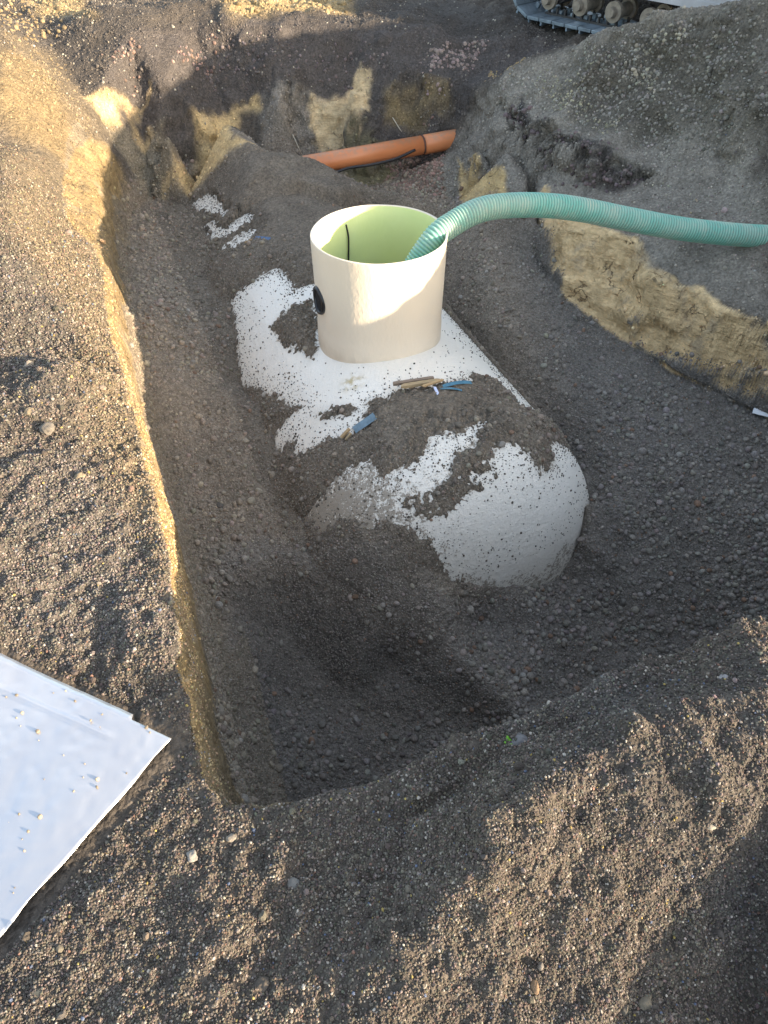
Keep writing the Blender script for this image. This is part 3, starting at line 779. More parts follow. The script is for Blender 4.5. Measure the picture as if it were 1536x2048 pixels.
def lay_gravel():
    x, y, z = G[:, 0], G[:, 1], G[:, 2]
    pit = sstep(-0.22, -0.42, z) * (1 - GCLAY)
    clump = sstep(-0.15, 0.45, fbm(G, 2.3, 3, 101))
    low = sstep(-0.7, -1.0, z)
    slope_poly = gpoly([(440, 1172), (540, 1132), (640, 1154), (755, 1238), (895, 1304), (995, 1402), (950, 1440), (850, 1450), (700, 1430), (560, 1380), (490, 1300)])
    calm = (1 - 0.6 * sstep(0.6, 1.2, GSLOPE)) * (0.12 + 0.88 * sstep(-0.06, 0.02, poly_sd(x, y, slope_poly)))
    top = np.where(GON, 0.6, 1.0)
    # stones
    den = OPEN * pit * calm * top * (350 + 1900 * clump * (0.45 + 0.55 * low) + 700 * low)
    p1, k1 = pick(den); n1 = len(p1)
    r1 = 0.0060 + 0.015 * rng.beta(1.1, 4.5, n1)
    # grit between them
    den2 = OPEN * pit * 9000 * np.clip(2.2 / y, 0.4, 1.2)
    p2, k2 = pick(den2); n2 = len(p2)
    r2 = 0.0022 + 0.003 * rng.beta(1.2, 3.0, n2)
    p = np.concatenate([p1, p2]); k = np.concatenate([k1, k2]); r = np.concatenate([r1, r2]); n = n1 + n2
    sz = r[:, None] * rng.uniform(0.7, 1.3, (n, 3)); p[:, 2] += r * 0.3
    base = GCOL[k] * rng.uniform(0.7, 1.5, (n, 1)) * 1.12 * rng.normal(1, 0.03, (n, 3))
    q = rng.uniform(0, 1, n)
    m = q < 0.03; base[m] = np.array([0.30, 0.27, 0.23]) * rng.uniform(0.6, 1.2, (m.sum(), 1))
    m = (q > 0.03) & (q < 0.06); base[m] = np.array([0.20, 0.13, 0.09]) * rng.uniform(0.7, 1.3, (m.sum(), 1))
    print('gravel', n1, n2)
    scatter('pit_gravel', p, sz, np.clip(base, 0.01, 0.9), M_pebble, 'brown gravel backfill heaped around the buried tank', 'gravel', 10, 2, 0.55)
lay_gravel()

def lay_bank_stones():
    x, y, z = G[:, 0], G[:, 1], G[:, 2]
    inb = (1 - sstep(-0.25, -0.4, z)) * (sstep(0.3, 0.6, x) * sstep(2.6, 3.2, y) + sstep(4.6, 5.2, y)) * (x < 3.5)
    st = sstep(-0.05, 0.4, fbm(G, 1.7, 3, 111))
    den = OPEN * np.clip(inb, 0, 1) * (1 - 0.97 * GCLAY) * (450 + 1500 * st)
    p1, k1 = pick(den); n1 = len(p1); r1 = 0.004 + 0.009 * rng.beta(1.1, 4.0, n1)
    t1 = GCOL[k1] * rng.uniform(0.7, 1.6, (n1, 1)) * 1.1
    q = rng.uniform(0, 1, n1); m = q < 0.06; t1[m] = np.array([0.33, 0.30, 0.24]) * rng.uniform(0.6, 1.2, (m.sum(), 1))
    P, S, T = [p1], [r1], [t1]
    # beds of broken pinkish stone showing in the cuts, and the pale gravel run on the heap
    beds = [([(330, 100), (450, 80), (600, 78), (740, 100), (760, 125), (600, 150), (400, 145)], 700, 0.010, (0.15, 0.12, 0.115)),
            ([(215, 108), (265, 105), (270, 135), (225, 135)], 1100, 0.011, (0.25, 0.165, 0.135)),
            ([(350, 100), (420, 98), (425, 125), (360, 128)], 1100, 0.011, (0.25, 0.165, 0.135)),
            ([(850, 100), (900, 80), (960, 85), (950, 130), (880, 150), (850, 150)], 1900, 0.012, (0.24, 0.185, 0.165)),
            ([(1020, 230), (1060, 250), (1120, 280), (1200, 320), (1290, 362), (1230, 385), (1140, 350), (1040, 268)], 900, 0.013, (0.13, 0.10, 0.098)),
            ([(1270, 90), (1330, 110), (1340, 180), (1310, 240), (1260, 200), (1255, 140)], 1700, 0.010, (0.28, 0.25, 0.195)),
            ([(1190, 90), (1300, 50), (1536, 40), (1536, 270), (1400, 270), (1320, 290), (1180, 240), (1120, 180)], 1500, 0.009, (0.19, 0.175, 0.15)),
            ([(960, 230), (1150, 110), (1260, 60), (1300, 200), (1340, 330), (1200, 290)], 900, 0.007, (0.27, 0.25, 0.215)),
            ([(1070, 180), (1170, 200), (1230, 250), (1200, 270), (1100, 210)], 2600, 0.007, (0.30, 0.27, 0.19)),
            ([(790, 340), (850, 325), (890, 330), (870, 380), (800, 380)], 3000, 0.012, (0.26, 0.17, 0.13)),
            ([(980, 145), (1030, 140), (1030, 155), (985, 155)], 1800, 0.008, (0.32, 0.23, 0.12))]
    for L, dn, rad, c in beds:
        poly = gpoly(L)
        a, b = poly[:, :2].min(0) - .2, poly[:, :2].max(0) + .2
        d = np.zeros(len(x)); ii = np.nonzero((x > a[0]) & (x < b[0]) & (y > a[1]) & (y < b[1]))[0]
        d[ii] = sstep(0.05, -0.05, poly_sd(x[ii] , y[ii], poly) + 0.06 * noise3(G[ii], 9.0, 131)) * dn
        p, k = pick(d); n = len(p)
        if n == 0: continue
        P.append(p); S.append(rad * rng.uniform(0.45, 1.25, n)); T.append(np.array(c) * rng.uniform(0.5, 1.35, (n, 1)) * rng.normal(1, 0.03, (n, 3)))
    # lumps of clay on the far ground and the left bank
    for L, dn, rad, c in [([(430, 0), (690, 0), (690, 20), (560, 22), (480, 40)], 500, 0.026, (0.27, 0.20, 0.105)),
                          ([(0, 0), (120, 0), (140, 40), (0, 60)], 500, 0.018, (0.25, 0.185, 0.10)),
                          ([(0, 60), (110, 110), (170, 260), (120, 300), (0, 230)], 900, 0.011, (0.22, 0.165, 0.095))]:
        poly = gpoly(L); d = sstep(0.08, -0.08, poly_sd(x, y, poly)) * dn * VIS
        p, k = pick(d); n = len(p)
        P.append(p); S.append(rad * (0.3 + rng.beta(1.2, 3, n))); T.append(np.array(c) * rng.uniform(0.6, 1.2, (n, 1)))
    p, r, t = np.concatenate(P), np.concatenate(S), np.concatenate(T); n = len(p)
    p[:, 2] -= r * 0.1
    print('bank stones', n)
    scatter('bank_stones', p, r[:, None] * rng.uniform(0.65, 1.25, (n, 3)), np.clip(t, 0.01, 0.9), M_pebble, 'mixed stones and clay lumps showing in the cut banks behind the tank', 'stones', 10, 2, 0.9)
lay_bank_stones()

def lay_tank_crumbs():
    """crumbs thrown on to the bare shell"""
    L, Sz = [], []
    for poly in BARE:
        a, b = poly[:, :2].min(0), poly[:, :2].max(0)
        n = int(13000 * (b - a).prod())
        q = rng.uniform(a, b, (n, 2)); sd = poly_sd(q[:, 0], q[:, 1], poly)
        rag = fbm(np.stack([q[:, 0], q[:, 1], 0 * q[:, 0]], 1), 7.0, 3, 141)
        keep = (sd < 0) & (rng.uniform(0, 1, n) < np.exp(sd / 0.045) * 0.9 + 0.004 + 0.22 * sstep(0.18, 0.5, rag))
        keep &= np.hypot(q[:, 0] - RIS[0], q[:, 1] - RIS[1]) > RIS_R + 0.02
        q = q[keep]; z = tank_z(q[:, 0], q[:, 1])
        ok = z > -0.80
        L.append(np.concatenate([q[ok], z[ok][:, None]], 1))
    p = np.concatenate(L); n = len(p)
    r = 0.0012 + 0.0055 * rng.beta(1.0, 4.5, n); p[:, 2] += r * 0.4
    t = np.array([0.105, 0.09, 0.07]) * rng.uniform(0.6, 1.4, (n, 1))
    print('tank crumbs', n)
    scatter('spilt_soil', p, r[:, None] * rng.uniform(0.7, 1.3, (n, 3)), t, M_crumb, 'specks of spilt soil lying on the bare white tank shell', 'soil crumbs', 8, 2, 0.9)
lay_tank_crumbs()

# ------------------------------------------------------------------ the tank
_p = tank_hit(705, 765); STAIN = (_p[0] - RIS[0], _p[1] - RIS[1], _p[2] - (TZ + TR - 0.006))
def tank_material():
    t = NT('white glass fibre shell'); v = t.coord(kind='Object')
    n1 = t.noise(v, 3.0, 5, 0.6); n2 = t.noise(v, 120, 3, 0.6); n3 = t.noise(v, 35, 4, 0.6)
    du = t.new('Attribute', _attribute_name='dust', _attribute_type='GEOMETRY')
    c = t.mix(t.ramp(n1, [(0.35, 0.0), (0.75, 0.35)]), (0.84, 0.80, 0.72), (0.72, 0.66, 0.55))
    dn = t.math('MULTIPLY', du.outputs['Fac'], t.math('ADD', 0.35, t.math('MULTIPLY', n3, 1.5)))
    sp = t.math('ADD', dn, t.math('MULTIPLY', t.math('SUBTRACT', n2, 0.5), t.math('MULTIPLY', du.outputs['Fac'], 1.6)))
    f = t.math('MAXIMUM', t.ramp(dn, [(0.1, 0.0), (0.9, 0.35)]), t.ramp(sp, [(0.50, 0.0), (0.62, 0.9)]))
    sd = t.new('VectorMath', _operation='DISTANCE'); t.link(v, sd.inputs[0]); sd.inputs[1].default_value = STAIN
    sm = t.math('MULTIPLY', t.ramp(sd.outputs['Value'], [(0.02, 1.0), (0.075, 0.0)]), t.ramp(n3, [(0.4, 0.0), (0.6, 0.8)]))
    c = t.mix(sm, c, (0.42, 0.33, 0.14))
    c = t.mix(f, c, (0.24, 0.20, 0.15))
    t.link(c, t.b.inputs['Base Color']); t.set(Roughness=0.55)
    nb = t.bump(n2, 0.6, 0.006); nb = t.bump(n3, 0.5, 0.010, nb); nb = t.bump(t.noise(v, 14, 4, 0.6), 0.25, 0.02, nb)
    t.link(nb, t.b.inputs['Normal'])
    return t.m
def riser_material():
    t = NT('cream glass fibre'); v = t.coord()
    n1 = t.noise(v, 4.0, 4, 0.55)
    c = t.mix(t.ramp(n1, [(0.3, 0.0), (0.8, 0.6)]), (0.78, 0.68, 0.54), (0.72, 0.60, 0.46))
    sx = t.new('SeparateXYZ'); t.link(v, sx.inputs[0])
    n2 = t.noise(t.coord(scale=(1, 1, 0.55)), 62, 3, 0.5); n3 = t.noise(v, 150, 2, 0.5)
    # grubby foot
    g = t.math('ADD', sx.outputs['Z'], t.math('MULTIPLY', t.noise(v, 22, 4, 0.6), 0.10))
    c = t.mix(t.ramp(g, [(-0.02, 0.5), (0.07, 0.0)]), c, (0.46, 0.38, 0.28))
    t.link(c, t.b.inputs['Base Color']); t.set(Roughness=0.38)
    nb = t.bump(n2, 0.4, 0.005); nb = t.bump(n3, 0.2, 0.002, nb); t.link(nb, t.b.inputs['Normal'])
    return t.m
def lathe(prof, seg, wob=None):
    vs, fs = [], []
    for k, (r, z) in enumerate(prof):
        for i in range(seg):
            a = 2 * math.pi * i / seg
            rr = r * (1 + (wob(a, z) if wob else 0))
            vs.append((rr * math.cos(a), rr * math.sin(a), z))
    for k in range(len(prof) - 1):
        for i in range(seg):
            j = (i + 1) % seg
            fs.append((k * seg + i, k * seg + j, (k + 1) * seg + j, (k + 1) * seg + i))
    return vs, fs
def make_tank():
    zb = TZ + TR - 0.006                     # crown of the shell under the riser
    root = empty('septic_tank', (RIS[0], RIS[1], zb))
    tag(root, 'half buried white fibreglass tank with a cream open riser standing on its crown', 'tank')
    # shell
    NA = 260
    half = np.sin(np.linspace(0, math.pi / 2, 50)) * DOME
    s = np.concatenate([S_FRONT - half[::-1], np.linspace(S_FRONT, S_BACK, 150)[1:-1], S_BACK + half])
    vs, fs, dust = [], [], []
    ex, ey = [], []
    for si in s:
        r = max(float(tank_r(np.array(si))), 0.0015)
        a = 2 * math.pi * np.arange(NA) / NA
        ex.append(RIS[0] + TA[0] * si + TN[0] * r * np.sin(a)); ey.append(RIS[1] + TA[1] * si + TN[1] * r * np.sin(a))
    ex, ey = np.concatenate(ex), np.concatenate(ey); bd = np.full(len(ex), 9.0)
    for poly in BARE: bd = np.minimum(bd, poly_sd(ex, ey, poly))
    for poly in SOILED: bd = np.maximum(bd, -poly_sd(ex, ey, poly))
    edge_d = np.where(bd < 0, 0.50 * np.exp(bd / 0.03), 0.50)
    for si in s:
        r = max(float(tank_r(np.array(si))), 0.0015)
        for k in range(NA):
            a = 2 * math.pi * k / NA
            nn, zz = r * math.sin(a), r * math.cos(a)
            p = TA * si + TN * nn
            vs.append((p[0], p[1], TZ + zz - zb))
            dd = 0.0
            if si < S_FRONT + 0.5:
                dd = 0.85 * float(np.clip(0.45 - 1.1 * nn - 0.35 * zz, 0, 1)) * float(np.clip((S_FRONT + 0.45 - si) / 0.5, 0, 1))
            if si < S_FRONT - 0.02: dd = max(dd, 0.42 * float(np.clip(0.55 - 1.6 * nn + 0.5 * zz, 0.0, 1)))
            dd = max(dd, edge_d[len(vs) - 1])
            if si > 1.2: dd = max(dd, 0.45)
            if nn < -0.45: dd = max(dd, 0.3)
            dust.append(dd)
    nr = len(s)
    for i in range(nr - 1):
        for k in range(NA):
            j = (k + 1) % NA
            fs.append((i * NA + k, i * NA + j, (i + 1) * NA + j, (i + 1) * NA + k))
    fs.append(tuple(range(NA))[::-1]); fs.append(tuple((nr - 1) * NA + k for k in range(NA)))
    shell = mesh_obj('tank_shell', vs, fs, tank_material(), root)
    a = shell.data.attributes.new('dust', 'FLOAT', 'POINT'); a.data.foreach_set('value', np.array(dust, np.float32))
    # riser
    H = RIS_TOP - zb
    wob = lambda a, z: 0.006 * math.sin(2 * a + 0.6) + 0.0025 * math.sin(5 * a + 8 * z) + 0.002 * math.sin(9 * a - 5 * z)
    prof = [(RIS_R * 1.0, -0.12), (RIS_R * 0.995, -0.03), (RIS_R * 0.995, 0.0), (RIS_R * 0.993, 0.03), (RIS_R * 0.991, 0.052), (RIS_R * 0.983, 0.064)]
    prof += [(RIS_R * (0.985 + 0.02 * ((z - 0.07) / (H - 0.07))), z) for z in np.linspace(0.1, H - 0.004, 14)]
    prof += [(RIS_R * 1.003, H), (RIS_R * 0.985, H + 0.001), (RIS_R * 0.974, H - 0.004)]
    v, f = lathe(prof, 160, wob)
    ris = mesh_obj('riser', v, f, riser_material(), root)
    tl = NT('green gelcoat lining'); n = tl.noise(tl.coord(), 6, 4)
    tl.link(tl.mix(tl.ramp(n, [(0.3, 0.0), (0.7, 1.0)]), (0.60, 0.68, 0.33), (0.66, 0.73, 0.38)), tl.b.inputs['Base Color']); tl.set(Roughness=0.3)
    tl.link(tl.bump(tl.noise(tl.coord(), 40, 3), 0.25, 0.004), tl.b.inputs['Normal'])
    v, f = lathe([(RIS_R * 0.975, H - 0.003)] + [(RIS_R * 0.972, z) for z in np.linspace(H - 0.02, 0.012, 8)], 160, wob)
    lin = mesh_obj('riser_lining', v, [q[::-1] for q in f], tl.m, ris)
    v, f = lathe([(RIS_R * 0.97, 0.02), (0.01, 0.02)], 96)
    mesh_obj('water', v, f, plain('murky water', (0.06, 0.075, 0.03), 0.15), ris)
    # port in the side of the riser: rubber seal round a dark bore
    pz = -0.095 - zb
    ang = math.radians(180 + 24)
    d = Vector((math.cos(ang), math.sin(ang), 0)); side = Vector((-d.y, d.x, 0)); up = Vector((0, 0, 1)); c = d * (RIS_R * 0.985) + up * pz
    M_rub = plain('black rubber', (0.012, 0.012, 0.014), 0.35)
    def ring(prof, name, mat, parent):
        vs, fs, S = [], [], 48
        for (r, o) in prof:
            for i in range(S):
                a = 2 * math.pi * i / S
                sag = RIS_R - math.sqrt(RIS_R ** 2 - (r * math.cos(a)) ** 2)     # follows the round wall
                vs.append(c + side * (r * math.cos(a)) + up * (r * math.sin(a)) + d * (o - sag))
        for k in range(len(prof) - 1):
            for i in range(S):
                j = (i + 1) % S; fs.append((k * S + i, k * S + j, (k + 1) * S + j, (k + 1) * S + i))
        return mesh_obj(name, vs, fs, mat, parent)
    ring([(0.065, 0.0), (0.065, 0.010), (0.061, 0.016), (0.055, 0.017), (0.051, 0.012), (0.050, 0.004)], 'inlet_seal', M_rub, ris)
    ring([(0.0505, 0.006), (0.03, 0.0055), (0.001, 0.005)], 'inlet_bore', plain('dark bore', (0.004, 0.004, 0.005), 0.9), ris)
    return root
make_tank()

# cable hanging inside the riser
def tube_mesh(path, rad, seg=12, caps=True):
    path = [Vector(p) for p in path]
    vs, fs = [], []
    n = len(path)
    tang = [(path[min(i + 1, n - 1)] - path[max(i - 1, 0)]).normalized() for i in range(n)]
    ref = Vector((0, 0, 1)) if abs(tang[0].z) < 0.9 else Vector((0, 1, 0))
    nrm = (ref - tang[0] * ref.dot(tang[0])).normalized()
    for i in range(n):
        nrm = (nrm - tang[i] * nrm.dot(tang[i])).normalized(); bi = tang[i].cross(nrm)
        r = rad(i) if callable(rad) else rad
        for k in range(seg):
            a = 2 * math.pi * k / seg
            vs.append(path[i] + nrm * (r * math.cos(a)) + bi * (r * math.sin(a)))
    for i in range(n - 1):
        for k in range(seg):
            j = (k + 1) % seg
            fs.append((i * seg + k, i * seg + j, (i + 1) * seg + j, (i + 1) * seg + k))
    if caps:
        fs.append(tuple(range(seg))[::-1]); fs.append(tuple((n - 1) * seg + k for k in range(seg)))
    return vs, fs
def spline(pts, n):
    pts = [np.asarray(p, float) for p in pts]
    P = [2 * pts[0] - pts[1]] + pts + [2 * pts[-1] - pts[-2]]
    out = []
    segs = len(pts) - 1
    for i in range(n):
        t = i / (n - 1) * segs; k = min(int(t), segs - 1); t -= k
        a, b, c, d = P[k], P[k + 1], P[k + 2], P[k + 3]
        out.append(0.5 * (2 * b + (c - a) * t + (2 * a - 5 * b + 4 * c - d) * t * t + (3 * b - a - 3 * c + d) * t ** 3))
    return np.array(out)
def resample(P, step):
    L = np.concatenate([[0], np.cumsum(np.linalg.norm(np.diff(P, axis=0), axis=1))])
    s = np.arange(0, L[-1], step)
    return np.stack([np.interp(s, L, P[:, k]) for k in range(3)], 1), s

wy = RIS[1] + 0.250
cab = [at_y(692, 449, wy - 0.005), at_y(697, 475, wy - 0.01), at_y(697, 515, wy - 0.012), at_y(696, 560, wy - 0.02), at_y(697, 600, wy - 0.03)]
v, f = tube_mesh(spline(cab, 30), 0.0042, 8)
tag(mesh_obj('cable', v, f, plain('black cable', (0.01, 0.01, 0.01), 0.5)), 'thin black cable hanging against the green inside wall of the riser', 'cable')

# ------------------------------------------------------------------ suction hose
def make_hose():
    way = [(0.05, 3.10, -0.27), (0.10, 3.13, -0.06), at_t(862, 484, 3.30), at_t(905, 448, 3.31), at_t(960, 420, 3.33), at_t(1020, 411, 3.38), at_t(1090, 411, 3.44), at_t(1160, 419, 3.50), at_t(1260, 439, 3.57), at_t(1380, 460, 3.66), at_t(1536, 473, 3.74), at_t(1700, 470, 3.80)]
    last = np.array(way[-1])
    way += [last + np.array([0.35, 0.0, 0.1]), last + np.array([0.8, -0.1, 0.42]), last + np.array([1.4, -0.3, 0.75])]
    P, s = resample(spline(way, 900), 0.0024)
    P = P[:1560]
    r0, pitch = 0.0525, 0.0145
    vs, f = tube_mesh(P, 1.0, 40)
    V = np.array([tuple(q) for q in vs]); n = len(P)
    Cn = np.repeat(P, 40, 0)
    D = V - Cn
    ph = np.tile(np.arange(40) / 40.0, n); ss = np.repeat(np.arange(n) * 0.0024, 40)
    w = np.cos(2 * math.pi * (ss / pitch + ph))
    r = r0 + 0.0026 * np.sign(w) * np.abs(w) ** 0.7
    V = Cn + D * r[:, None]
    t = NT('ribbed green plastic')
    rib = t.new('Attribute', _attribute_name='rib', _attribute_type='GEOMETRY')
    n1 = t.noise(t.coord(), 9, 5, 0.6); n2 = t.noise(t.coord(), 60, 4, 0.6)
    c = t.mix(t.ramp(n1, [(0.35, 0.0), (0.65, 1.0)]), (0.18, 0.45, 0.35), (0.25, 0.54, 0.44))
    c = t.mix(t.ramp(rib.outputs['Fac'], [(0.25, 0.0), (0.7, 1.0)]), t.mix(1.0, c, (0.55, 0.62, 0.62), 'MULTIPLY'), c)
    gr = t.math('MULTIPLY', t.ramp(n1, [(0.45, 0.0), (0.75, 1.0)]), rib.outputs['Fac'])
    c = t.mix(t.math('MULTIPLY', gr, 0.75), c, (0.52, 0.45, 0.32))
    c = t.mix(t.ramp(n2, [(0.5, 0.0), (0.75, 0.5)]), c, (0.36, 0.33, 0.26))
    c = t.mix(t.ramp(t.noise(t.coord(), 3.2, 4, 0.6), [(0.45, 0.0), (0.65, 0.35)]), c, (0.40, 0.38, 0.31))
    t.link(c, t.b.inputs['Base Color']); t.set(Roughness=0.6)
    o = mesh_obj('suction_hose', V, f, t.m)
    a = o.data.attributes.new('rib', 'FLOAT', 'POINT'); a.data.foreach_set('value', (w * 0.5 + 0.5).astype(np.float32))
    tag(o, 'ribbed green suction hose arching out of the riser to the right', 'hose')
make_hose()

# ------------------------------------------------------------------ orange drain pipe and the cable below it
def make_pipe():
    A, B = at_y(600, 333, 5.17), at_y(918, 277, 5.62)
    A = A + (A - B) * 0.22
    d = (B - A); Lp = np.linalg.norm(d); d /= Lp
    root = empty('drain_pipe', A); tag(root, 'orange plastic drain pipe crossing the back of the pit', 'pipe')
    t = NT('orange plastic'); n1 = t.noise(t.coord(), 5, 5, 0.6); n2 = t.noise(t.coord(), 30, 4, 0.6)
    sx = t.new('NewGeometry'); nz = t.new('SeparateXYZ'); t.link(sx.outputs['Normal'], nz.inputs[0])
    up = t.math('MULTIPLY', t.ramp(nz.outputs['Z'], [(0.35, 0.0), (0.85, 1.0)]), t.ramp(n2, [(0.38, 0.1), (0.62, 0.8)]))
    c = t.mix(t.ramp(n1, [(0.3, 0.0), (0.7, 1.0)]), (0.58, 0.195, 0.070), (0.64, 0.235, 0.095))
    c = t.mix(up, c, (0.36, 0.22, 0.14))
    t.link(c, t.b.inputs['Base Color']); t.set(Roughness=0.4)
    M = t.m
    R = 0.062
    joint = 0.80
    def P(k): return Vector(tuple(d * Lp * k))
    v, f = tube_mesh([P(0), P(joint * 0.5), P(joint)], R, 48); mesh_obj('pipe_barrel', v, f, M, root)
    pr = [(joint - 0.002, R + 0.001), (joint, R + 0.006), (joint + 0.006, R + 0.006)]
    v, f = tube_mesh([P(joint - 0.004), P(joint - 0.0035), P(joint + 0.0035), P(joint + 0.004)], lambda i: [R, R + 0.004, R + 0.004, R][i], 48)
    mesh_obj('joint_ring', v, f, plain('dark joint gap', (0.10, 0.045, 0.03), 0.7), root)
    v, f = tube_mesh([P(joint + 0.004), P(joint + 0.02), P(1.0), P(1.006)], lambda i: [R, R + 0.002, R + 0.002, R - 0.004][i], 48); mesh_obj('pipe_socket', v, f, M, root)
    # spigot beyond the socket, running into the bank
    off = Vector(tuple(d * 0.0)) + Vector((0, 0, 0.012))
    v, f = tube_mesh([P(1.004) + off, P(1.3) + off], R * 0.78, 40); mesh_obj('pipe_end', v, f, M, root)
    return A, B
make_pipe()
cab = [at_y(640, 362, 5.1), at_y(690, 338, 5.17), at_y(740, 330, 5.22), at_y(790, 318, 5.32), at_y(830, 300, 5.42)]
v, f = tube_mesh(spline(cab, 40), 0.009, 10)
tag(mesh_obj('cable', v, f, plain('black sheath', (0.012, 0.012, 0.014), 0.5)), 'black cable slung under the orange drain pipe', 'cable')

# ------------------------------------------------------------------ plastic sheet
def make_sheet():
    n1, n2 = 170, 150
    A, e1, e2 = SHEET_A[:2], SHEET_E1[:2], SHEET_E2[:2]
    u = np.linspace(0, 1.0, n1); w = np.linspace(0, 0.9, n2)
    U, W = np.meshgrid(u, w, indexing='ij')
    # the long edge is folded back except for the last hand's breadth at the corner
    out = np.where(U > 0.118, 0.012, 0.0) * (W < 0.001)
    Wd = W - out
    X = A[0] + e1[0] * U + e2[0] * Wd + 0.0; Y = A[1] + e1[1] * U + e2[1] * Wd
    Pn = np.stack([X.ravel(), Y.ravel(), 0 * X.ravel()], 1)
    edge_n = 0.004 * noise3(Pn, 14.0, 201).reshape(U.shape) * (U < 0.001)
    X = X + e1[0] * edge_n; Y = Y + e1[1] * edge_n
    rot = Pn @ np.array([[0.94, -0.34, 0], [0.34, 0.94, 0], [0, 0, 1]]).T * np.array([1.0, 0.35, 1])
    Zh = 0.034 + 0.007 * noise3(rot, 4.5, 203) + 0.0014 * noise3(rot, 15.0, 205) + 0.0005 * noise3(Pn, 55.0, 207)
    Zh = Zh.reshape(U.shape)
    Zh += 0.0035 * np.exp(-((W - 0.055 - 0.02 * U) / 0.004) ** 2) * sstep(0.1, 0.16, U)      # crease of the fold
    vs = np.stack([X, Y, Zh], -1).reshape(-1, 3)
    idx = np.arange(n1 * n2).reshape(n1, n2)
    fs = np.stack([idx[:-1, :-1], idx[1:, :-1], idx[1:, 1:], idx[:-1, 1:]], -1).reshape(-1, 4)
    t = NT('shiny plastic sheet'); n = t.noise(t.coord(scale=(1, 0.4, 1), rot=(0, 0, 0.35)), 12, 4, 0.5); m = t.noise(t.coord(), 120, 3)
    t.link(t.ramp(n, [(0.3, (0.52, 0.53, 0.56)), (0.7, (0.58, 0.585, 0.60))]), t.b.inputs['Base Color'])
    t.set(Roughness=0.27, Metallic=0.62)
    t.link(t.bump(m, 0.03, 0.002, t.bump(n, 0.12, 0.01)), t.b.inputs['Normal'])
    o = mesh_obj('plastic_sheet', vs, fs, t.m)
    md = o.modifiers.new('thickness', 'SOLIDIFY'); md.thickness = 0.0012; md.offset = -1
    tag(o, 'shiny pale plastic sheet lying on the soil at the pit edge', 'plastic sheet')
    def height(px, py):
        dx, dy = px - A[0], py - A[1]
        a = np.clip(dx * e1[0] + dy * e1[1], 0, 1.0) * (n1 - 1); b = np.clip((dx * e2[0] + dy * e2[1]) / 0.9, 0, 1) * (n2 - 1)
        return Zh[a.astype(int), b.astype(int)]
    n = 250
    q = rng.uniform(0, 1, (n, 2)) * np.array([0.95, 0.85]); q[:, 0] = q[:, 0] ** 0.8
    px, py = A[0] + e1[0] * q[:, 0] + e2[0] * q[:, 1], A[1] + e1[1] * q[:, 0] + e2[1] * q[:, 1]
    r = 0.0014 + 0.0075 * rng.beta(0.9, 7.0, n)
    p = np.stack([px, py, height(px, py) + r * 0.6], 1)
    tint = np.array([0.26, 0.21, 0.15]) * rng.uniform(0.5, 1.5, (n, 1))
    scatter('sheet_grit', p, r[:, None] * rng.uniform(0.7, 1.3, (n, 3)), tint, M_pebble, 'grains of grit scattered on the shiny plastic sheet', 'grit', 8, 2, 0.9)
make_sheet()

# ------------------------------------------------------------------ small finds
def lump(name, loc, size, seed, mat, label, cat='stone', rot=(0, 0, 0), group=None):
    bm = bmesh.new(); bmesh.ops.create_icosphere(bm, subdivisions=4, radius=1.0)
    co = np.array([v.co[:] for v in bm.verts])
    d = 1 + 0.28 * noise3(co, 0.9, seed) + 0.14 * noise3(co, 2.2, seed + 3) + 0.05 * noise3(co, 6.0, seed + 5)
    for v, k in zip(bm.verts, d): v.co = Vector((v.co.x * k * size[0], v.co.y * k * size[1], v.co.z * k * size[2]))
    o = bm_obj(name, bm, mat, None, True); o.location = loc; o.rotation_euler = rot
    return tag(o, label, cat, group)
def rock_mat(name, c): return plain(name, c, 0.85, 0, 0.3, 30, 0.006, 0.3)
STONES = [
    (1183, 1408, 0.020, (0.30, 0.28, 0.27), 'pale rounded stone on the shaded lip of the pit'),
    (1040, 1488, 0.026, (0.21, 0.20, 0.20), 'grey angular stone beside the tiny green sprout'),
    (590, 1772, 0.020, (0.27, 0.25, 0.22), 'flat grey stone pressed into the foreground soil below the pit corner'),
    (85, 1985, 0.021, (0.36, 0.29, 0.19), 'sandy elongated stone in the bottom left corner of the soil'),
    (385, 1712, 0.016, (0.34, 0.31, 0.27), 'whitish knobbly stone between the sheet corner and the pit corner'),
    (465, 1677, 0.013, (0.30, 0.26, 0.21), 'small buff stone on the soil right of the sheet corner'),
    (1450, 1362, 0.018, (0.36, 0.34, 0.34), 'light grey stone on the lip at the right of the photo'),
    (1418, 1652, 0.012, (0.42, 0.38, 0.31), 'cream pebble on the sunlit heap at the right'),
    (1290, 2005, 0.018, (0.26, 0.22, 0.16), 'brown stone half sunk in the sunny soil at the bottom'),
    (885, 1560, 0.020, (0.20, 0.16, 0.12), 'brown clod on the shaded slope above the pit lip'),
    (525, 1970, 0.017, (0.12, 0.10, 0.08), 'dark brown stone at the bottom of the photo left of centre'),
    (1070, 1975, 0.011, (0.30, 0.20, 0.12), 'rusty brown pebble in the sunlit soil near the bottom'),
    (711, 1195, 0.017, (0.26, 0.17, 0.11), 'tan pebble lying on top of the gravel ridge below the tank'),
    (1325, 240 + 620, 0.014, (0.30, 0.29, 0.27), 'pale pebble in the gravel under the clay wall'),
    (440, 1012, 0.018, (0.17, 0.15, 0.13), 'grey cobble in the gravel by the left wall'),
    (160, 955, 0.022, (0.33, 0.26, 0.17), 'tan stone on the rubbly hump of the left bank'),
    (95, 860, 0.028, (0.20, 0.175, 0.145), 'largest grey cobble on the rubbly hump of the left bank'),
    (60, 825, 0.022, (0.33, 0.26, 0.17), 'buff cobble nearest the left edge on the rubbly hump'),
]
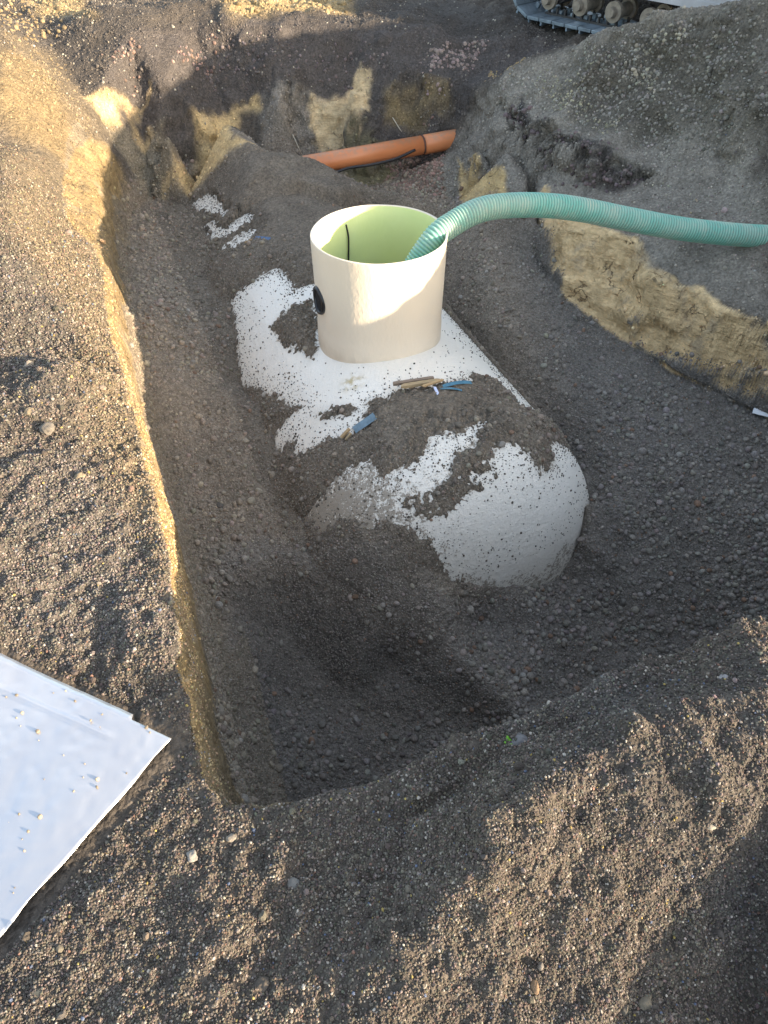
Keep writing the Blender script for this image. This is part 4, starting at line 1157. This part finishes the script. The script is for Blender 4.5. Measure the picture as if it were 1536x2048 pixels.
for i, (u, v, r, c, lab) in enumerate(STONES):
    g = ground_hit(u, v)
    r *= 0.72; c = tuple(k * 0.68 for k in c)
    lump('stone', (g[0], g[1], g[2] + r * 0.3), (r * 1.25, r * 0.95, r * 0.7), 300 + i * 11, rock_mat('stone %s' % 'abcdefghijklmnopqrstuvw'[i], c), lab, 'stone', (0.2 * math.sin(i), 0.2 * math.cos(i), i * 1.3))

# broken wood and strapping on the tank
def plank(a, b, w, h, mat, name, parent=None, ragged=0.35, roll=0.0, seed=1, bend=0.0):
    a, b = Vector(a), Vector(b); d = (b - a).normalized(); side = d.cross(Vector((0, 0, 1))).normalized(); up = side.cross(d)
    q = Quaternion(d, roll); side = q @ side; up = q @ up
    rs = random.Random(seed); N = 12; vs, fs = [], []
    for i in range(N + 1):
        t = i / N; c = a.lerp(b, t) + up * (bend * math.sin(math.pi * t))
        k = 1.0 - (ragged * rs.random() if i in (0, N) else 0.1 * rs.random())
        for sx, sy in ((-1, -1), (1, -1), (1, 1), (-1, 1)):
            vs.append(c + side * (sx * w / 2 * k) + up * (sy * h / 2 * k) + d * (rs.uniform(-0.02, 0.02) * (b - a).length if i in (0, N) else 0))
    for i in range(N):
        for k in range(4):
            j = (k + 1) % 4; fs.append((i * 4 + k, i * 4 + j, i * 4 + 4 + j, i * 4 + 4 + k))
    fs.append((3, 2, 1, 0)); fs.append(tuple(N * 4 + k for k in range(4)))
    return mesh_obj(name, vs, fs, mat, parent, smooth=False)
def wood(name, c):
    t = NT(name); n = t.noise(t.coord(scale=(1, 6, 6)), 25, 5, 0.65)
    t.link(t.mix(t.ramp(n, [(0.3, 0.0), (0.7, 1.0)]), [k * 0.6 for k in c], c), t.b.inputs['Base Color']); t.set(Roughness=0.8)
    t.link(t.bump(n, 0.5, 0.003), t.b.inputs['Normal']); return t.m
W1, W2, W3 = wood('weathered wood', (0.44, 0.33, 0.19)), wood('grey wood', (0.26, 0.20, 0.15)), wood('fresh splinter', (0.52, 0.36, 0.19))
BLUE = plain('blue strap', (0.06, 0.18, 0.26), 0.4, 0, 0.35, 30)
def surf(u, v, lift): 
    p = ground_hit(u, v); h = max(p[2], float(tank_z(np.array([p[0]]), np.array([p[1]]))[0])); return (p[0], p[1], h + lift + 0.014)
o = plank(surf(802, 790, 0.030), surf(880, 779, 0.034), 0.022, 0.014, W1, 'wood_offcut', seed=2); tag(o, 'light splintered wood offcut beside the blue strap ends on the tank', 'wood')
o = plank(surf(786, 784, 0.028), surf(866, 771, 0.026), 0.018, 0.012, W2, 'wood_offcut', seed=3); tag(o, 'darker grey wood offcut lying behind the light one on the tank', 'wood')
o = plank(surf(845, 794, 0.042), surf(886, 782, 0.046), 0.012, 0.008, W3, 'wood_splinter', seed=4, ragged=0.8); tag(o, 'short yellowish splinter on top of the light wood offcut', 'wood')
o = plank(surf(884, 792, 0.036), surf(940, 783, 0.034), 0.018, 0.0016, BLUE, 'strap_end', seed=5, roll=0.35, bend=0.012); tag(o, 'upper of the two blue strap ends by the wood offcuts', 'strap')
o = plank(surf(880, 797, 0.036), surf(922, 800, 0.036), 0.016, 0.0016, BLUE, 'strap_end', seed=6, roll=-0.2, bend=0.006); tag(o, 'lower shorter blue strap end by the wood offcuts', 'strap')
o = plank(surf(868, 795, 0.040), surf(876, 808, 0.032), 0.012, 0.003, plain('pale tape', (0.50, 0.55, 0.72), 0.5), 'tape_scrap', seed=7); tag(o, 'pale bluish scrap of tape hanging below the wood offcuts', 'tape')
o = plank(surf(709, 876, 0.028), surf(750, 852, 0.040), 0.034, 0.0016, plain('dusty blue strap', (0.13, 0.20, 0.25), 0.5, 0, 0.3, 40), 'strap_piece', seed=8, roll=0.5, ragged=0.15); tag(o, 'dusty blue strap piece sticking out of the soil left of the wood offcuts', 'strap')
o = plank(surf(683, 890, 0.026), surf(700, 876, 0.036), 0.014, 0.010, W3, 'wood_splinter', seed=9, ragged=0.6); tag(o, 'bright wood splinter next to the dusty blue strap piece', 'wood')
o = plank(surf(692, 893, 0.022), surf(703, 884, 0.034), 0.010, 0.008, W1, 'wood_splinter', seed=10, ragged=0.6); tag(o, 'small dull splinter below the bright one by the strap piece', 'wood')
o = plank(surf(512, 490, 0.030), surf(542, 494, 0.034), 0.024, 0.002, plain('deep blue strap', (0.07, 0.13, 0.24), 0.5, 0, 0.4, 50), 'strap_piece', seed=11, roll=0.6); tag(o, 'deep blue strap scrap in the soil near the far white patches', 'strap')
o = plank(surf(492, 497, 0.024), surf(506, 494, 0.030), 0.016, 0.010, W3, 'wood_splinter', seed=12); tag(o, 'tiny pale splinter left of the deep blue strap scrap', 'wood')
# twigs and wires on the far wall
for a, b, lab in [((586, 268), (604, 305), 'thin pale straw standing against the grey back wall left of the pipe'), ((785, 235), (806, 265), 'thin pale straw hanging on the dark back wall above the pipe')]:
    p, q = ground_hit(*a), ground_hit(*b)
    v, f = tube_mesh([p + np.array([0, -0.03, 0.01]), (p + q) / 2 + np.array([0.006, -0.05, 0]), q + np.array([0, -0.03, 0.0])], 0.003, 6)
    tag(mesh_obj('straw', v, f, plain('dry straw', (0.5, 0.45, 0.36), 0.7)), lab, 'straw')
# white scrap under the clay wall at the right edge
p = ground_hit(1500, 822); q = ground_hit(1536, 838)
o = plank(p + np.array([0, -0.02, 0.03]), q + np.array([0.25, -0.12, 0.03]), 0.05, 0.006, plain('white plastic', (0.7, 0.72, 0.74), 0.5), 'plastic_scrap', seed=14, roll=0.6); tag(o, 'white plastic strip at the foot of the clay wall by the right edge', 'plastic scrap')
# seedling on the lip
def sprout(u, v):
    g = ground_hit(u, v); root = empty('sprout', (g[0], g[1], g[2] + 0.004)); tag(root, 'tiny bright green sprout on the dark soil of the near lip', 'plant')
    M = plain('fresh green leaf', (0.16, 0.42, 0.03), 0.5, 0, 0.2, 60)
    v_, f_ = tube_mesh([(0, 0, -0.01), (0.002, 0, 0.008), (0.0, 0.001, 0.016)], 0.0012, 6); mesh_obj('stem', v_, f_, M, root)
    for a, l, el in [(0.3, 0.018, 0.3), (2.0, 0.016, 0.5), (3.4, 0.015, 0.2), (5.0, 0.013, 0.6), (1.2, 0.010, 0.9)]:
        d = Vector((math.cos(a) * math.cos(el), math.sin(a) * math.cos(el), math.sin(el))); s = Vector((-math.sin(a), math.cos(a), 0)); n = d.cross(s)
        vs, fs = [], []
        for i in range(7):
            t = i / 6; w = 0.0055 * math.sin(math.pi * min(t * 0.93 + 0.05, 1)) 
            c = Vector((0, 0, 0.012)) + d * (l * t) + n * (0.003 * t * t)
            vs += [c - s * w, c + n * 0.0006, c + s * w, c - n * 0.0006]
        for i in range(6):
            for k in range(4):
                j = (k + 1) % 4; fs.append((i * 4 + k, i * 4 + j, i * 4 + 4 + j, i * 4 + 4 + k))
        fs += [(3, 2, 1, 0), (24, 25, 26, 27)]
        mesh_obj('leaf', vs, fs, M, root)
sprout(1017, 1492)

# ------------------------------------------------------------------ small tracked excavator on the far ground
def box(bm, c, s, bev=0.0, M=None):
    r = bmesh.ops.create_cube(bm, size=1.0); vs = r['verts']
    bmesh.ops.scale(bm, vec=s, verts=vs)
    if bev:
        es = list({e for v in vs for e in v.link_edges})
        rr = bmesh.ops.bevel(bm, geom=es, offset=bev, segments=2, affect='EDGES', profile=0.7)
        vs = list({v for f in rr['faces'] for v in f.verts} | {v for v in vs if v.is_valid})
    bmesh.ops.translate(bm, vec=c, verts=vs)
    if M is not None: bmesh.ops.transform(bm, matrix=M, verts=vs)
    return vs
def cyl(bm, c, r, h, axis='Y', seg=32, r2=None):
    rr = bmesh.ops.create_cone(bm, cap_ends=True, segments=seg, radius1=r, radius2=r2 or r, depth=h); vs = rr['verts']
    if axis == 'Y': bmesh.ops.rotate(bm, matrix=Matrix.Rotation(math.pi / 2, 3, 'X'), verts=vs)
    if axis == 'X': bmesh.ops.rotate(bm, matrix=Matrix.Rotation(math.pi / 2, 3, 'Y'), verts=vs)
    bmesh.ops.translate(bm, vec=c, verts=vs); return vs
def make_excavator():
    A, B = at_z(1012, 27, 0.29), at_z(1192, 74, 0.27)
    d = B - A; ang = math.atan2(d[1], d[0])
    # local X runs along the track from its left end to the right, local -Y faces the pit
    root = empty('excavator', tuple(A), (0, 0, ang)); tag(root, 'tracked excavator parked on the ground behind the heap, only its track showing', 'excavator')
    steel = plain('worn track steel', (0.20, 0.25, 0.29), 0.5, 0.35, 0.45, 14, 0.004)
    dark = plain('dark greasy steel', (0.05, 0.047, 0.045), 0.6, 0.3, 0.4, 25)
    muddy = plain('muddy roller steel', (0.26, 0.22, 0.17), 0.7, 0.1, 0.4, 30)
    paint = plain('grey painted steel', (0.50, 0.50, 0.52), 0.45, 0.1, 0.25, 6)
    L, W, Hh = 2.3, 0.46, 0.52
    def track(y0):
        # shoes round two wheels
        R = Hh / 2
        per = 2 * (L - 2 * R) + 2 * math.pi * R; n = 44; step = per / n
        bm = bmesh.new()
        for i in range(n):
            s = i * step; st = L - 2 * R
            if s < st: p, a = (R + s, 0.0), 0.0
            elif s < st + math.pi * R: t = (s - st) / R; p, a = (L - R + R * math.sin(t), R - R * math.cos(t)), t
            elif s < 2 * st + math.pi * R: p, a = (L - R - (s - st - math.pi * R), 2 * R), math.pi
            else: t = (s - 2 * st - math.pi * R) / R + math.pi; p, a = (R + R * math.sin(t), R - R * math.cos(t)), t
            M = Matrix.Translation((p[0], y0 + W / 2, p[1])) @ Matrix.Rotation(-a, 4, 'Y')
            box(bm, (0, 0, 0.006), (step * 0.93, W, 0.022), 0.004, M)
            box(bm, (-step * 0.34, 0, -0.016), (0.014, W * 0.98, 0.026), 0.0, M)
            box(bm, (0, 0.05, 0.034), (step * 0.3, 0.03, 0.034), 0.003, M)
            box(bm, (0, -0.05, 0.034), (step * 0.3, 0.03, 0.034), 0.003, M)
        t_ = bm_obj('track', bm, steel, root)
        bm = bmesh.new()
        for yy in (-0.075, 0.075):              # a comb: one rail with upright link ends
            prof = [(R, 0.014), (L - R, 0.014), (L - R, 0.03)]
            for i in range(int((L - 2 * R) / 0.075) - 1, -1, -1):
                x = R + 0.03 + i * 0.075; prof += [(x + 0.007, 0.03), (x + 0.007, 0.066), (x - 0.007, 0.066), (x - 0.007, 0.03)]
            prof.append((R, 0.03))
            fr = [bm.verts.new((x, y0 + W / 2 + yy - 0.01, z)) for x, z in prof]; bk = [bm.verts.new((x, y0 + W / 2 + yy + 0.01, z)) for x, z in prof]
            bm.faces.new(fr); bm.faces.new(bk[::-1]); n = len(fr)
            for i in range(n): bm.faces.new((fr[(i + 1) % n], fr[i], bk[i], bk[(i + 1) % n]))
        bm_obj('track_chain', bm, dark, t_)
        for k in range(7):
            bm = bmesh.new(); x = R + 0.03 + k * (L - 2 * R) / 6.2
            for yy in (-0.09, 0.09): cyl(bm, (x, y0 + W / 2 + yy, 0.115), 0.066, 0.03)
            cyl(bm, (x, y0 + W / 2, 0.115), 0.045, 0.2); cyl(bm, (x, y0 + W / 2 - 0.125, 0.115), 0.036, 0.04, r2=0.03)
            bm_obj('roller', bm, muddy, t_)
        for x in (R + 0.01, L - R - 0.01):
            bm = bmesh.new(); cyl(bm, (x, y0 + W / 2, R + 0.01), R - 0.06, 0.09, seg=40); cyl(bm, (x, y0 + W / 2, R + 0.01), 0.09, 0.24)
            bm_obj('idler_wheel', bm, dark, t_)
        bm = bmesh.new(); box(bm, (L / 2, y0 + W / 2, R + 0.05), (L - 2 * R - 0.05, 0.20, 0.14), 0.02); box(bm, (L / 2, y0 + W / 2 - 0.10, R - 0.015), (L - 2 * R - 0.12, 0.012, 0.05), 0.003)
        bm_obj('track_frame', bm, paint, t_)
    track(0.0); track(1.35)
    bm = bmesh.new(); box(bm, (L / 2, 0.9, 0.42), (1.0, 0.95, 0.2), 0.03); cyl(bm, (L / 2, 0.9, 0.58), 0.42, 0.12, 'Z', 48)
    bm_obj('undercarriage', bm, dark, root)
    bm = bmesh.new(); box(bm, (L / 2 - 0.1, 0.9, 1.05), (2.0, 1.75, 0.8), 0.09); house = bm_obj('engine_house', bm, paint, root)
    bm = bmesh.new(); box(bm, (L / 2 + 0.35, 0.55, 1.95), (1.0, 0.85, 1.0), 0.08); cabo = bm_obj('cab', bm, paint, root)
    glass = plain('cab glass', (0.02, 0.03, 0.035), 0.08, 0, 0.1, 4)
    for c, s in (((L / 2 + 0.853, 0.55, 2.0), (0.012, 0.65, 0.7)), ((L / 2 + 0.35, 0.122, 2.0), (0.75, 0.012, 0.7)), ((L / 2 + 0.35, 0.978, 2.0), (0.75, 0.012, 0.7))):
        bm = bmesh.new(); box(bm, c, s, 0.003); bm_obj('window', bm, glass, cabo)
    def bar(name, a, b, w0, w1, mat):
        a, b = Vector(a), Vector(b); dd = b - a; M = Matrix.Translation((a + b) / 2) @ dd.to_track_quat('X', 'Z').to_matrix().to_4x4()
        bm = bmesh.new(); vs = box(bm, (0, 0, 0), (dd.length, 0.2, 1.0), 0.0)
        for v in vs: v.co.z *= w0 if v.co.x < 0 else w1
        bmesh.ops.transform(bm, matrix=M, verts=vs); return bm_obj(name, bm, mat, root)
    bar('boom', (L / 2 + 0.7, 1.25, 1.2), (L / 2 + 2.2, 1.25, 2.6), 0.42, 0.34, paint)
    bar('boom_tip', (L / 2 + 2.15, 1.25, 2.58), (L / 2 + 3.6, 1.25, 2.3), 0.34, 0.24, paint)
    bar('dipper_arm', (L / 2 + 3.5, 1.25, 2.45), (L / 2 + 3.2, 1.25, 0.75), 0.3, 0.18, paint)
    bm = bmesh.new(); vs = box(bm, (L / 2 + 3.0, 1.25, 0.5), (0.5, 0.7, 0.5), 0.05)
    bm_obj('bucket', bm, dark, root)
make_excavator()
